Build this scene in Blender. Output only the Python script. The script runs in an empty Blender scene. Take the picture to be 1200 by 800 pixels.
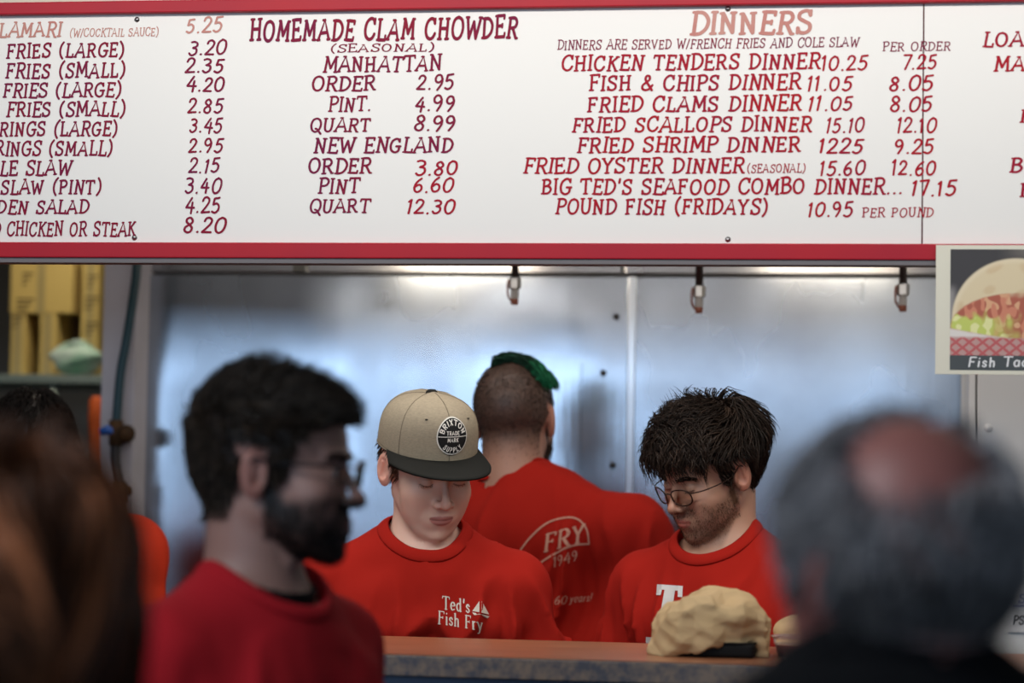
import bpy, math, random
import numpy as np
from mathutils import Vector, Matrix, Euler
from mathutils.bvhtree import BVHTree

# ---------------------------------------------------------------- camera, world, light
SC = bpy.context.scene
FOC = 85.0
FPX = 1200 * FOC / 36.0
CAM = np.array([0.0, 0.0, 1.50])
YAW, PITCH, ROLL = math.radians(9.0), math.radians(3.3), math.radians(1.0)
_f = np.array([-math.sin(YAW) * math.cos(PITCH), math.cos(YAW) * math.cos(PITCH), math.sin(PITCH)])
_r0 = np.array([math.cos(YAW), math.sin(YAW), 0.0])
_u0 = np.cross(_r0, _f)
_r = _r0 * math.cos(ROLL) + _u0 * math.sin(ROLL)
_u = -_r0 * math.sin(ROLL) + _u0 * math.cos(ROLL)
cam_data = bpy.data.cameras.new('camera')
cam = bpy.data.objects.new('camera', cam_data)
SC.collection.objects.link(cam)
cam.matrix_world = Matrix(((_r[0], _u[0], -_f[0], CAM[0]), (_r[1], _u[1], -_f[1], CAM[1]),
                           (_r[2], _u[2], -_f[2], CAM[2]), (0, 0, 0, 1)))
cam_data.lens = FOC
cam_data.sensor_width = 36
cam_data.clip_start = 0.05
cam_data.dof.use_dof = True
cam_data.dof.focus_distance = 4.08
cam_data.dof.aperture_fstop = 2.5
SC.camera = cam
SC.view_settings.view_transform = 'Standard'
SC.view_settings.look = 'None'
SC.view_settings.gamma = 1
SC.view_settings.use_curve_mapping = False
SC.view_settings.exposure = 0.0

world = bpy.data.worlds.new('world')
SC.world = world
world.use_nodes = True
world.node_tree.nodes['Background'].inputs[0].default_value = (0.55, 0.7, 1.0, 1)
world.node_tree.nodes['Background'].inputs[1].default_value = 0.35


def area(name, loc, rot, sx, sy, watts, col, spread=180):
    l = bpy.data.lights.new(name, 'AREA')
    l.shape = 'RECTANGLE'
    l.size, l.size_y, l.energy, l.color = sx, sy, watts, col
    l.spread = math.radians(spread)
    o = bpy.data.objects.new(name, l)
    o.location = loc
    o.rotation_euler = rot
    SC.collection.objects.link(o)
    return o


R = math.radians
# daylight through the shop windows behind the camera (one light per window)
for wx in (-4.5, -2.6, -0.7, 1.2):
    area('window_daylight', (wx, -4.38, 2.02), (R(90), 0, 0), 1.7, 0.80, 27, (0.58, 0.77, 1.0))
# wall washer over the customers, aimed at the menu board
area('board_light', (-0.35, 2.75, 2.62), (R(68), 0, 0), 3.0, 0.12, 14, (1.0, 0.95, 0.90), 130)
# unseen strip added behind the lower rail to brighten faces and ledge
area('ledge_fill', (-0.45, 4.0, 2.02), (R(20), 0, 0), 2.2, 0.06, 5, (1.0, 0.92, 0.84))
# fluorescent tubes of the kitchen and the small warm hood lamp
area('kitchen_tube', (-0.9, 4.45, 2.55), (0, 0, 0), 2.6, 0.16, 7, (1.0, 0.93, 0.86))
area('foreground_fill', (-1.5, 1.3, 2.70), (0, 0, 0), 1.2, 0.6, 29, (0.86, 0.93, 1.0))  # added overhead fill to lift the dark foreground figures
for hx, hp_ in ((-1.01, 1.5), (-0.15, .8)):
    area('hood_lamp_light', (hx, 5.12, 2.03), (R(38), 0, 0), 0.30, 0.05, hp_, (1.0, 0.82, 0.6))
area('store_room_tube', (-1.9, 5.75, 2.6), (0, 0, 0), 0.6, 0.2, 10, (1.0, 0.9, 0.72))


def at_d(px, py, d):
    return CAM + _f * d + _r * ((px - 600) / FPX * d) + _u * ((400 - py) / FPX * d)


def at_y(px, py, Y):
    v = _f + _r * ((px - 600) / FPX) + _u * ((400 - py) / FPX)
    return CAM + v * (Y / v[1])


# ---------------------------------------------------------------- object helpers
def tag(o, label=None, cat=None, group=None, kind=None):
    if label: o['label'] = label
    if cat: o['category'] = cat
    if group: o['group'] = group
    if kind: o['kind'] = kind
    return o


def empty(name, loc, rz=0.0):
    o = bpy.data.objects.new(name, None)
    o.location = loc
    o.rotation_euler = (0, 0, rz)
    o.empty_display_size = 0.1
    SC.collection.objects.link(o)
    return o


def link(name, me, parent=None):
    o = bpy.data.objects.new(name, me)
    SC.collection.objects.link(o)
    if parent is not None:
        o.parent = parent
    return o


def mesh(name, verts, faces, mat, parent=None, smooth=False, cols=None):
    me = bpy.data.meshes.new(name)
    verts = np.asarray(verts, dtype=np.float32)
    if isinstance(faces, np.ndarray):
        n = faces.shape[1]
        me.vertices.add(len(verts)); me.vertices.foreach_set('co', verts.ravel())
        me.loops.add(faces.size); me.loops.foreach_set('vertex_index', faces.astype(np.int32).ravel())
        me.polygons.add(len(faces)); me.polygons.foreach_set('loop_start', np.arange(0, faces.size, n, dtype=np.int32))
        me.update(calc_edges=True)
    else:
        me.from_pydata(verts.tolist(), [], [list(f) for f in faces])
    if smooth:
        me.shade_smooth()
    if cols is not None:
        a = me.color_attributes.new('Col', 'FLOAT_COLOR', 'POINT')
        c = np.ones((len(verts), 4), np.float32); c[:, :3] = cols
        a.data.foreach_set('color', c.ravel())
    me.materials.append(mat)
    return link(name, me, parent)


class MB:
    """collects simple solids into one mesh"""
    def __init__(s): s.v = []; s.f = []
    def add(s, v, f):
        n = len(s.v); s.v += [tuple(p) for p in v]; s.f += [tuple(i + n for i in q) for q in f]; return s
    def box(s, a, b):
        x0, y0, z0 = a; x1, y1, z1 = b
        return s.add([(x0,y0,z0),(x1,y0,z0),(x1,y1,z0),(x0,y1,z0),(x0,y0,z1),(x1,y0,z1),(x1,y1,z1),(x0,y1,z1)],
                     [(0,3,2,1),(4,5,6,7),(0,1,5,4),(1,2,6,5),(2,3,7,6),(3,0,4,7)])
    def tube(s, pts, r, n=8, cap=True):
        v, f = tube_mesh(pts, r, n, cap); return s.add(v, f)
    def lathe(s, prof, n=24, c=(0,0,0), axis='z'):
        v = []; f = []
        for r, z in prof:
            for k in range(n):
                a = 2*math.pi*k/n
                p = (r*math.cos(a), r*math.sin(a), z)
                if axis == 'y': p = (p[0], z, p[1])
                v.append((p[0]+c[0], p[1]+c[1], p[2]+c[2]))
        for i in range(len(prof)-1):
            for k in range(n):
                a, b = i*n+k, i*n+(k+1) % n
                f.append((a, b, b+n, a+n) if axis == 'z' else (a, a+n, b+n, b))
        return s.add(v, f)
    def build(s, name, mat, parent=None, smooth=False, bevel=0):
        o = mesh(name, s.v, s.f, mat, parent, smooth)
        if bevel:
            m = o.modifiers.new('bevel', 'BEVEL'); m.width = bevel; m.segments = 2
        return o


def tube_mesh(pts, r, n=8, cap=True):
    P = [Vector(p) for p in pts]
    rr = r if hasattr(r, '__len__') else [r]*len(P)
    v = []; f = []
    up = None
    for i, p in enumerate(P):
        t = (P[min(i+1, len(P)-1)] - P[max(i-1, 0)]).normalized()
        if up is None:
            up = t.orthogonal().normalized()
        up = (up - t*up.dot(t)).normalized()
        sd = t.cross(up)
        for k in range(n):
            a = 2*math.pi*k/n
            v.append(tuple(p + (up*math.cos(a) + sd*math.sin(a))*rr[i]))
    for i in range(len(P)-1):
        for k in range(n):
            a, b = i*n+k, i*n+(k+1) % n
            f.append((a, b, b+n, a+n))
    if cap:
        f.append(tuple(range(n))[::-1]); f.append(tuple(range((len(P)-1)*n, len(P)*n)))
    return v, f


def spline(pts, n=8):
    """Catmull-Rom through the points"""
    P = np.array(pts, float); out = []
    for i in range(len(P)-1):
        p0, p1, p2, p3 = P[max(i-1, 0)], P[i], P[i+1], P[min(i+2, len(P)-1)]
        for k in range(n):
            t = k/n
            out.append(.5*((2*p1)+(-p0+p2)*t+(2*p0-5*p1+4*p2-p3)*t*t+(-p0+3*p1-3*p2+p3)*t**3))
    out.append(P[-1])
    return np.array(out)


# ---------------------------------------------------------------- materials
MATS = {}
def mat(name, col=(.5, .5, .5), rough=.6, metal=0., bump=None, var=None, attr=False, **kw):
    """bump=(scale, strength, distance, stretch) ; var=(scale, amount, colour2, stretch)"""
    if name in MATS: return MATS[name]
    m = bpy.data.materials.new(name); m.use_nodes = True
    nt = m.node_tree; b = nt.nodes['Principled BSDF']
    b.inputs['Base Color'].default_value = (*col, 1)
    b.inputs['Roughness'].default_value = rough
    b.inputs['Metallic'].default_value = metal
    if rough >= .6: b.inputs['Specular IOR Level'].default_value = .2
    for k, v in kw.items():
        b.inputs[k].default_value = v
    tc = nt.nodes.new('ShaderNodeTexCoord')
    def noise(scale, stretch=(1, 1, 1), detail=4):
        mp = nt.nodes.new('ShaderNodeMapping'); mp.inputs['Scale'].default_value = stretch
        nt.links.new(tc.outputs['Object'], mp.inputs[0])
        n = nt.nodes.new('ShaderNodeTexNoise'); n.inputs['Scale'].default_value = scale
        n.inputs['Detail'].default_value = detail
        nt.links.new(mp.outputs[0], n.inputs['Vector'])
        return n
    src = None
    if attr:
        a = nt.nodes.new('ShaderNodeAttribute'); a.attribute_name = 'Col'; src = a.outputs['Color']
    if var:
        sc, amt, c2, st = var
        n = noise(sc, st)
        rp = nt.nodes.new('ShaderNodeMapRange')
        rp.inputs['From Min'].default_value = .35; rp.inputs['From Max'].default_value = .65
        rp.inputs['To Max'].default_value = amt
        nt.links.new(n.outputs['Fac'], rp.inputs['Value'])
        mx = nt.nodes.new('ShaderNodeMix'); mx.data_type = 'RGBA'
        mx.inputs['A'].default_value = (*col, 1); mx.inputs['B'].default_value = (*c2, 1)
        if src: nt.links.new(src, mx.inputs['A'])
        nt.links.new(rp.outputs[0], mx.inputs['Factor']); src = mx.outputs['Result']
    if src: nt.links.new(src, b.inputs['Base Color'])
    if bump:
        sc, stg, dist, st = bump
        n = noise(sc, st, 3)
        bp = nt.nodes.new('ShaderNodeBump'); bp.inputs['Strength'].default_value = stg; bp.inputs['Distance'].default_value = dist
        nt.links.new(n.outputs['Fac'], bp.inputs['Height']); nt.links.new(bp.outputs[0], b.inputs['Normal'])
    MATS[name] = m
    return m


# ---------------------------------------------------------------- signed distance sculpting
def L3(v): return np.sqrt((v*v).sum(-1))
def ell(P, c, r):
    q = (P-np.float32(c))/np.float32(r); k0 = L3(q); k1 = L3(q/np.float32(r))
    return k0*(k0-1)/np.maximum(k1, 1e-9)
def cap(P, a, b, ra, rb=None):
    rb = ra if rb is None else rb
    a = np.float32(a); ba = np.float32(b)-a
    t = np.clip(((P-a)@ba)/max(float(ba@ba), 1e-9), 0, 1).astype(np.float32)
    return L3(P-a-t[..., None]*ba)-(ra+(rb-ra)*t)
def smin(a, b, k):
    h = np.clip(.5+.5*(b-a)/k, 0, 1)
    return b+(a-b)*h-k*h*(1-h)
def smax(a, b, k): return -smin(-a, -b, k)


def nets(sdf, xs, ys, zs, blk=4):
    """surface nets on a rectilinear grid, evaluated only near the surface"""
    xs, ys, zs = [np.asarray(a, np.float32) for a in (xs, ys, zs)]
    nx, ny, nz = len(xs), len(ys), len(zs)
    F = np.empty((nx, ny, nz), np.float32)
    def cent(a):
        idx = [(i, min(i+blk, len(a)-1)) for i in range(0, len(a)-1, blk)]
        return idx, np.array([(a[i]+a[j])/2 for i, j in idx], np.float32), np.array([(a[j]-a[i])/2 for i, j in idx], np.float32)
    ix, cx, hx = cent(xs); iy, cy, hy = cent(ys); iz, cz, hz = cent(zs)
    G = np.stack(np.meshgrid(cx, cy, cz, indexing='ij'), -1).reshape(-1, 3)
    H = np.stack(np.meshgrid(hx, hy, hz, indexing='ij'), -1).reshape(-1, 3)
    D = sdf(G); rad = L3(H)*1.5+.012
    D3 = D.reshape(len(cx), len(cy), len(cz)); act = (np.abs(D) < rad).reshape(D3.shape)
    need = np.zeros((nx, ny, nz), bool)
    for a, (i0, i1) in enumerate(ix):
        for b, (j0, j1) in enumerate(iy):
            row = D3[a, b]
            F[i0:i1+1, j0:j1+1, :] = np.repeat(np.where(row < 0, -1., 1.), [k1-k0 for k0, k1 in iz[:-1]]+[iz[-1][1]-iz[-1][0]+1])[None, None, :]
            for c in np.nonzero(act[a, b])[0]:
                k0, k1 = iz[c]; need[i0:i1+1, j0:j1+1, k0:k1+1] = True
    I = np.argwhere(need)
    P = np.stack([xs[I[:, 0]], ys[I[:, 1]], zs[I[:, 2]]], -1)
    V = np.concatenate([sdf(P[s:s+400000]) for s in range(0, len(P), 400000)])
    F[I[:, 0], I[:, 1], I[:, 2]] = V
    S = F < 0
    c = [S[a:nx-1+a, b:ny-1+b, d:nz-1+d] for a in (0, 1) for b in (0, 1) for d in (0, 1)]
    sm = sum(x.astype(np.int8) for x in c)
    A = np.argwhere((sm > 0) & (sm < 8))
    vid = np.full((nx-1, ny-1, nz-1), -1, np.int32)
    vid[A[:, 0], A[:, 1], A[:, 2]] = np.arange(len(A))
    acc = np.zeros((len(A), 3), np.float32); cnt = np.zeros(len(A), np.float32)
    corners = [(a, b, d) for a in (0, 1) for b in (0, 1) for d in (0, 1)]
    ax = (xs, ys, zs)
    for e0 in corners:
        for k in range(3):
            if e0[k]: continue
            e1 = list(e0); e1[k] = 1
            i0 = A+np.array(e0); i1 = A+np.array(e1)
            f0 = F[i0[:, 0], i0[:, 1], i0[:, 2]]; f1 = F[i1[:, 0], i1[:, 1], i1[:, 2]]
            m = (f0 < 0) != (f1 < 0)
            t = np.where(m, f0/np.where(m, f0-f1, 1), 0)
            p0 = np.stack([ax[q][i0[:, q]] for q in range(3)], -1); p1 = np.stack([ax[q][i1[:, q]] for q in range(3)], -1)
            acc += np.where(m[:, None], p0+(p1-p0)*t[:, None], 0); cnt += m
    Vv = acc/cnt[:, None]
    quads = []
    for k in range(3):
        o = [0, 0, 0]; o[k] = 1
        a, b = [q for q in range(3) if q != k]
        sl0 = [slice(1, n-1) for n in (nx, ny, nz)]; sl0[k] = slice(0, (nx, ny, nz)[k]-1)
        sl1 = list(sl0); sl1[k] = slice(1, (nx, ny, nz)[k])
        s0 = S[tuple(sl0)]; s1 = S[tuple(sl1)]
        E = np.argwhere(s0 != s1); base = np.array([1, 1, 1]); base[k] = 0
        I = E+base
        fl = s0[E[:, 0], E[:, 1], E[:, 2]]
        da = np.zeros(3, int); da[a] = 1; db = np.zeros(3, int); db[b] = 1
        q = [vid[tuple((I-w).T)] for w in (da*0, da, da+db, db)]
        q = np.stack(q, -1)
        if k == 1: fl = ~fl
        q = np.where(fl[:, None], q, q[:, ::-1])
        quads.append(q)
    Q = np.concatenate(quads); Q = Q[(Q >= 0).all(1)]
    return Vv, Q


def axis(lo, hi, fine, h, H):
    """grid line positions: step h inside the fine intervals, H outside"""
    out = [lo]; 
    while out[-1] < hi:
        p = out[-1]; d = min([max(a-p, p-b, 0) for a, b in fine] or [9])
        out.append(p+min(H, h+d*.35))
    return np.array(out)


def waves(seed, n=10, lo=8, hi=40, st=(1, 1, 1)):
    g = np.random.RandomState(seed)
    K = g.normal(size=(n, 3)); K /= np.linalg.norm(K, axis=1)[:, None]
    K *= g.uniform(lo, hi, n)[:, None]*np.array(st)
    ph = g.uniform(0, 6.28, n); am = 1/np.sqrt(np.linalg.norm(K, axis=1)/lo)
    am /= am.sum()
    K = K.astype(np.float32)
    return lambda P: (np.sin(P@K.T+ph.astype(np.float32))*am.astype(np.float32)).sum(-1)*1.8

# ---------------------------------------------------------------- people
def rot(rx=0, ry=0, rz=0):
    return np.array(Euler((R(rx), R(ry), R(rz)), 'XYZ').to_matrix(), np.float32)


def head_sdf(Q, o):
    """Q in head space: eye line z=0, face towards -y. o = options"""
    x = np.abs(Q[:, 0]); M = np.stack([x, Q[:, 1], Q[:, 2]], -1)
    jw = o.get('jaw', 1.0)
    d = ell(M, (0, .018, .028), (.077, .094, .090))
    d = smin(d, ell(M, (0, -.030, .036), (.064, .060, .062)), .03)
    d = smin(d, ell(M, (0, -.034, -.040), (.054*jw, .056, .066)), .03)
    d = smin(d, cap(M, (.048*jw, .000, -.052), (.024, -.066, -.096), .014, .013), .028)
    d = smin(d, ell(M, (0, -.078, -.100), (.021*jw, .018, .017)), .018)
    d = smin(d, ell(M, (.040, -.060, -.028), (.022, .022, .020)), .03)
    d = smin(d, ell(M, (.033, -.060, -.058), (.020, .019, .026)), .03)
    d = smin(d, cap(M, (.012, -.088, .019), (.042, -.074, .020), .0075, .008), .012)
    d = smax(d, -ell(M, (.031, -.101, .002), (.019, .017, .0125)), .012)
    # eyelids over the ball
    lid = L3(M-np.float32((.031, -.0765, .0)))-.0133
    if o.get('open'):
        lid = smax(lid, -ell(M, (.031, -.094, -.001), (.0125, .013, .0042)), .002)
        d = smax(d, -ell(M, (.031, -.094, -.001), (.0125, .013, .0042)), .002)
    else:
        lid = smax(lid, -cap(M, (.021, -.0905, -.0062), (.042, -.0875, -.0052), .0011), .0012)
    d = smin(d, lid, .0035)
    # nose
    n = cap(M, (0, -.0885, .006), (0, -.1090, -.030), .0058, .0072)
    n = smin(n, L3(M-np.float32((0, -.1115, -.0345)))-.0090, .007)
    n = smin(n, ell(M, (.0125, -.1000, -.0375), (.0075, .0100, .0070)), .006)
    d = smin(d, n, .008)
    d = smax(d, -ell(M, (.0070, -.1040, -.0455), (.0034, .0052, .0045)), .0025)
    # mouth
    d = smin(d, ell(M, (0, -.084, -.068), (.028, .0155, .021)), .014)
    zc = -.0670+.0010*np.clip(x/.02, 0, 1.3)**2
    yc = -.0985+16*x*x
    def lip(dz, ry, rz, wx):
        q = np.stack([x/wx, (Q[:, 1]-yc-.0015)/ry, (Q[:, 2]-zc-dz)/rz], -1)
        return (L3(q)-1)*rz
    d = smin(d, lip(.0038, .0050, .0042, .0215), .004)
    d = smin(d, lip(-.0044, .0056, .0050, .0185), .004)
    slit = np.sqrt(((Q[:, 1]-yc+.0065)/2.6)**2+(Q[:, 2]-zc)**2)-.0011
    d = smax(d, -np.maximum(slit, x-.0215), .0022)
    d = smax(d, -cap(M, (0, -.1025, -.050), (0, -.1045, -.058), .0026), .004)
    # ear
    E = M-np.float32((.0775, .008, -.008)); ca, sa = math.cos(.35), math.sin(.35)
    e = np.stack([E[:, 0]*ca-E[:, 1]*sa*1.0, E[:, 0]*sa+E[:, 1]*ca, E[:, 2]-.18*E[:, 1]], -1)
    ear = ell(e, (0, 0, 0), (.0085, .0190, .0315))
    ear = smax(ear, -ell(e, (.0085, -.001, .004), (.0085, .0125, .0215)), .0015)
    ear = smin(ear, cap(e, (.0025, .006, -.012), (.0030, .004, .014), .0030), .002)
    ear = smax(ear, -ell(e, (.006, -.006, -.004), (.007, .0062, .0085)), .0015)
    ear = smin(ear, ell(e, (.0030, -.0145, -.003), (.0035, .0036, .0065)), .002)
    d = smin(d, ear, .003)
    return d


SKIN = {'shirt_r': .016}


def body_prims(J):
    """torso, arms, neck, hands as one field in body space"""
    nb = np.array(J['neck']); ch = np.array(J['chest']); pe = np.array(J['pelvis']); wa = (ch+pe)/2
    def f(P, inflate=0., arms=True):
        T = J['Ti']
        Q = (P-np.float32(J['pelvis']))@T          # lean removed
        d = ell(Q, (0, .0, .36), (.146+inflate, .104+inflate, .19+inflate))
        d = smin(d, ell(Q, (0, -.005, .12), (.134+inflate, .100+inflate, .22)), .06)
        d = smin(d, ell(Q, (0, .030, .42), (.125+inflate, .066+inflate, .075)), .05)
        for s in (-1, 1):
            sh = np.array(J['sh'][s])
            d = smin(d, cap(P, nb*.55+sh*.45-np.array((0, 0, .018)), sh, .040+inflate, .048+inflate), .045)
            d = smin(d, cap(P, nb+np.array((s*.02, 0, .022)), (nb+sh)/2, .030+inflate*.7, .036+inflate), .04)
            d = smin(d, ell(Q, (s*.085, -.045, .37), (.070+inflate, .060+inflate, .080)), .04)
        return d
    return f


def person(name, label, spec):
    """returns root and a dict with the local functions"""
    g = np.random.RandomState(spec.get('seed', 1))
    lean, tilt, twist = spec.get('lean', 0), spec.get('tilt', 0), spec.get('twist', 0)
    T = rot(0, tilt, 0)@rot(lean, 0, 0)               # lean>0 bends forward (towards -y)
    pel = np.array((0, 0, .97))
    def up(v): return pel+T@np.array(v)
    bw = spec.get('build', 1.0)
    J = {'pelvis': pel, 'Ti': T.astype(np.float32), 'chest': up((0, 0, .36)), 'neck': up((spec.get('neckx', 0), .012, .515)),
         'sh': {s: up((s*.166*bw, .008, .430-spec.get('drop', 0))) for s in (-1, 1)}}
    arms = spec.get('arms', {})
    for s in (-1, 1):
        el, wr = arms.get(s, ((s*.235, -.02, .18), (s*.15, -.24, .10)))
        J[('el', s)] = up(el); J[('wr', s)] = up(wr)
    Hr = rot(*spec.get('head', (0, 0, 0)))
    hs = spec.get('hsize', 1.0)
    hp = spec.get('hoff', (0, -.020, .165))
    Hc = J['neck']+T@np.array((0, hp[1], 0))+np.array((hp[0], 0, hp[2]))*1.0
    Hc = Hc.astype(np.float32)
    # scale so that the head centre lands at the wanted point
    tgt = np.array(at_d(*spec['at'])); s = tgt[2]/Hc[2]
    ry = R(spec.get('yaw', 0)); Rz = np.array(Euler((0, 0, ry)).to_matrix())
    loc = tgt-Rz@(np.array(Hc)*s); loc[2] = 0
    root = empty(name, loc, ry)
    tag(root, label, 'person')
    def tohead(P): return ((P-Hc)@Hr)/np.float32(hs)
    bf = body_prims(J)
    opts = spec.get('opts', {})
    nkr = spec.get('neck_r', .053)
    nk_top = Hc+Hr@np.float32((0, .026, -.055))*hs
    def hands(P):
        d = None
        for s_ in (-1, 1):
            w = J[('wr', s_)]; e = J[('el', s_)]
            ax_ = (w-e)/np.linalg.norm(w-e)
            dn = np.array((0, 0, -1.)); dn -= ax_*(dn@ax_); dn /= np.linalg.norm(dn)
            sd = np.cross(ax_, dn)*s_
            pc = w+ax_*.05
            k = cap(P, w+ax_*.015, w+ax_*.075, .024, .028)
            pl = [(sd*.030*(q-1.5)/1.5, .075+.008*(1 if q in (1, 2) else 0), (.072, .082, .078, .062)[q]) for q in range(4)]
            for off, st_, ln in pl:
                a = w+off*.95+ax_*st_; b = a+ax_*ln*.5+dn*.006; c_ = b+ax_*ln*.35+dn*ln*.38
                k = smin(k, cap(P, a, b, .0095, .0088), .006); k = smin(k, cap(P, b, c_, .0088, .0075), .004)
            a = w+ax_*.02-sd*.024; b = a+ax_*.035-sd*.028+dn*.012; c_ = b+ax_*.034-sd*.004+dn*.012
            k = smin(k, cap(P, a, b, .012, .010), .010); k = smin(k, cap(P, b, c_, .010, .008), .004)
            d = k if d is None else np.minimum(d, k)
        return d
    def skin(P):
        d = bf(P, -.004)
        for s_ in (-1, 1):
            d = smin(d, cap(P, J['sh'][s_], J[('el', s_)], .047, .038), .03)
            d = smin(d, cap(P, J[('el', s_)], J[('wr', s_)], .038, .025), .015)
        d = smin(d, hands(P), .012)
        d = smin(d, cap(P, J['neck']-np.array((0, 0, .03)), nk_top, nkr+.006, nkr-.002), .025)
        if opts.get('apple'):
            d = smin(d, ell(P, J['neck']*.45+nk_top*.55+np.array((0, -nkr+.002, -.01)), (.010, .010, .014)), .012)
        h = np.full(len(P), 9, np.float32); Q = tohead(P); m = L3(Q) < .22
        if m.any(): h[m] = head_sdf(Q[m], opts)*hs
        return smin(d, h, .016)
    res = spec.get('res', .0025)
    lo = np.minimum.reduce([J[('wr', -1)], J[('wr', 1)], J[('el', 1)], J[('el', -1)], pel, Hc])-np.array((.14, .22, .16))
    hi = np.maximum.reduce([J[('wr', -1)], J[('wr', 1)], J[('el', 1)], J[('el', -1)], pel, Hc])+np.array((.14, .18, .15))
    lo[2] = min(lo[2], .80); lo[1] = min(lo[1], -.2)
    hz = [(Hc[i]-(.095, .135, .125)[i], Hc[i]+(.095, .115, .125)[i]) for i in range(3)]
    hw = [[(J[('wr', q)][i]-.03, J[('wr', q)][i]+.03) for q in (-1, 1)] for i in range(3)]
    A = [axis(lo[i], hi[i], [hz[i]], res, .014) for i in range(3)]
    V, Q = nets(skin, *A)
    Qh = tohead(V.astype(np.float32))
    # drop the hidden torso inside the shirt is not needed: keep one continuous skin
    cols = paint_skin(V, Qh, spec, skin)
    sk = mesh('body', V*s, Q, mat('skin', rough=.48, attr=True, bump=(900, .12, .0006, (1, 1, 1)), **{'Subsurface Weight': .12, 'Subsurface Radius': (.012, .005, .003), 'Subsurface Scale': 1.0}), root, True, cols)
    # ---- shirt
    inf = spec.get('inflate', .012)
    fw = waves(spec.get('seed', 1)*7+3, 9, 22, 60, (1.5, .8, .5)); fw2 = waves(spec.get('seed', 1)*5+1, 8, 80, 170, (1.3, .8, .6))
    slv = spec.get('sleeve', .72)
    amp = spec.get('folds', .018)
    def shirt_raw(P):
        d = bf(P, inf)
        q = (P-np.float32(pel))@J['Ti']
        d = smin(d, ell(q, (0, .004, .05), (.152, .116, .26)), .05)
        for s_ in (-1, 1):
            a = J['sh'][s_]; b = a+(J[('el', s_)]-a)*slv
            k = cap(P, a, b, .058, .068)
            dirn = (b-a)/np.linalg.norm(b-a)
            k = smax(k, ((P-np.float32(b))@dirn.astype(np.float32)), .008)
            d = smin(d, k, (.016+.042*sstep(a[2]-.13, a[2]-.02, P[:, 2])).astype(np.float32))
            if slv > .99:
                w = J[('wr', s_)]; kk = cap(P, b, w, .060, .045)
                dr = (w-b)/np.linalg.norm(w-b); kk = smax(kk, (P-np.float32(w))@dr.astype(np.float32), .006)
                d = smin(d, kk, .03)
        w1 = fw(P+.012*fw2(P*.5)[:, None])
        rd = (1-np.clip(np.abs(w1)*1.9, 0, 1))**1.4
        zz = np.clip((1.46-P[:, 2])/.14, .12, 1)
        return d-amp*zz*rd-amp*.18*fw2(P)*zz
    # neck opening: a cone of radius nr about the neck axis
    na = J['neck']+T@np.array((0, .004, -.10)); nd = (T@np.array((hp[0]/hp[2], -.20, 1.0))); nd /= np.linalg.norm(nd)
    nr = spec.get('collar', .068)
    hem = .84
    def shirt(P):
        d = shirt_raw(P)
        d = smax(d, -cap(P, na+nd*.085, na+nd*.4, nr, nr+.05), .004)
        d = smax(d, (hem-P[:, 2]).astype(np.float32), .005)
        return d
    rs = spec.get('sres', .0065)
    lo2 = lo.copy(); hi2 = hi.copy(); hi2[2] = J['neck'][2]+.12; lo2[2] = .8
    A = [np.arange(lo2[i]-.05, hi2[i]+.05, rs) for i in range(3)]
    Vs, Qs = nets(shirt, *A)
    sm = spec['shirt']
    so = mesh('shirt' if not spec.get('jacket') else 'jacket', Vs*s, Qs, sm, root, True)
    # ---- collar rib
    e1 = np.cross(nd, (0, 1, 0)); e1 /= np.linalg.norm(e1); e2 = np.cross(nd, e1)
    ang = np.linspace(0, 2*math.pi, 72, endpoint=False); ts = np.linspace(-.10, .20, 180)
    tt = []; rr = nr+.0015
    rad = np.array([e1*math.cos(a)+e2*math.sin(a) for a in ang])*rr
    for q_ in rad:
        dd = shirt_raw((na+np.outer(ts, nd)+q_).astype(np.float32)); k = np.nonzero(dd < .0)[0]
        tt.append(ts[k[-1]] if len(k) else np.nan)
    tt = np.array(tt); ok = ~np.isnan(tt); ii = np.arange(72)
    tt = np.interp(ii, ii[ok], tt[ok], period=72); t0_ = tt.copy()
    for _ in range(6): tt = (np.roll(tt, 1)+tt*2+np.roll(tt, -1))/4
    tt = np.maximum(tt, t0_-.002)
    for _ in range(2): tt = (np.roll(tt, 1)+tt*2+np.roll(tt, -1))/4
    ring = na+np.outer(tt, nd)+rad
    v = []; f = []; n = 10
    ctr = ring.mean(0)
    cw = spec.get('rib', .017)
    for i in range(72):
        out = ring[i]-na; out -= nd*(out@nd); out /= np.linalg.norm(out)
        tn = ring[(i+1) % 72]-ring[i-1]; tn /= np.linalg.norm(tn)
        # the band lies on the shirt: outward and down the slope
        gp = ring[i]+out*cw*.8; e = 1e-3
        G = np.array([shirt_raw(np.float32([gp+d_*e, gp-d_*e])) for d_ in np.eye(3)]); nrm = G[:, 0]-G[:, 1]; nrm /= np.linalg.norm(nrm)
        sl = np.cross(nrm, tn); sl /= np.linalg.norm(sl); sl *= np.sign(sl@out)
        for k in range(n):
            a = 2*math.pi*k/n
            v.append((ring[i]+sl*(cw*.42)+sl*(cw*.62*math.cos(a))+nrm*(.0038*math.sin(a)+.001)))
    for i in range(72):
        for k in range(n):
            a, b = i*n+k, i*n+(k+1) % n; c_, d_ = ((i+1) % 72)*n+k, ((i+1) % 72)*n+(k+1) % n
            f.append((a, b, d_, c_))
    mesh('collar', np.array(v)*s, f, spec.get('collar_mat', sm), so, True)
    # ---- trousers and shoes, hidden by the counter in the photograph but standing on the floor
    def trousers(P):
        d = ell(P, (0, .004, .95), (.158, .116, .12))
        for s_ in (-1, 1):
            d = smin(d, cap(P, (s_*.085, .0, .88), (s_*.105, -.008, .50), .082, .062), .03)
            d = smin(d, cap(P, (s_*.105, -.008, .50), (s_*.11, .02, .09), .062, .055), .02)
        return smax(d, np.maximum(.055-P[:, 2], P[:, 2]-1.02), .006)-.004*fw(P)
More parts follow.
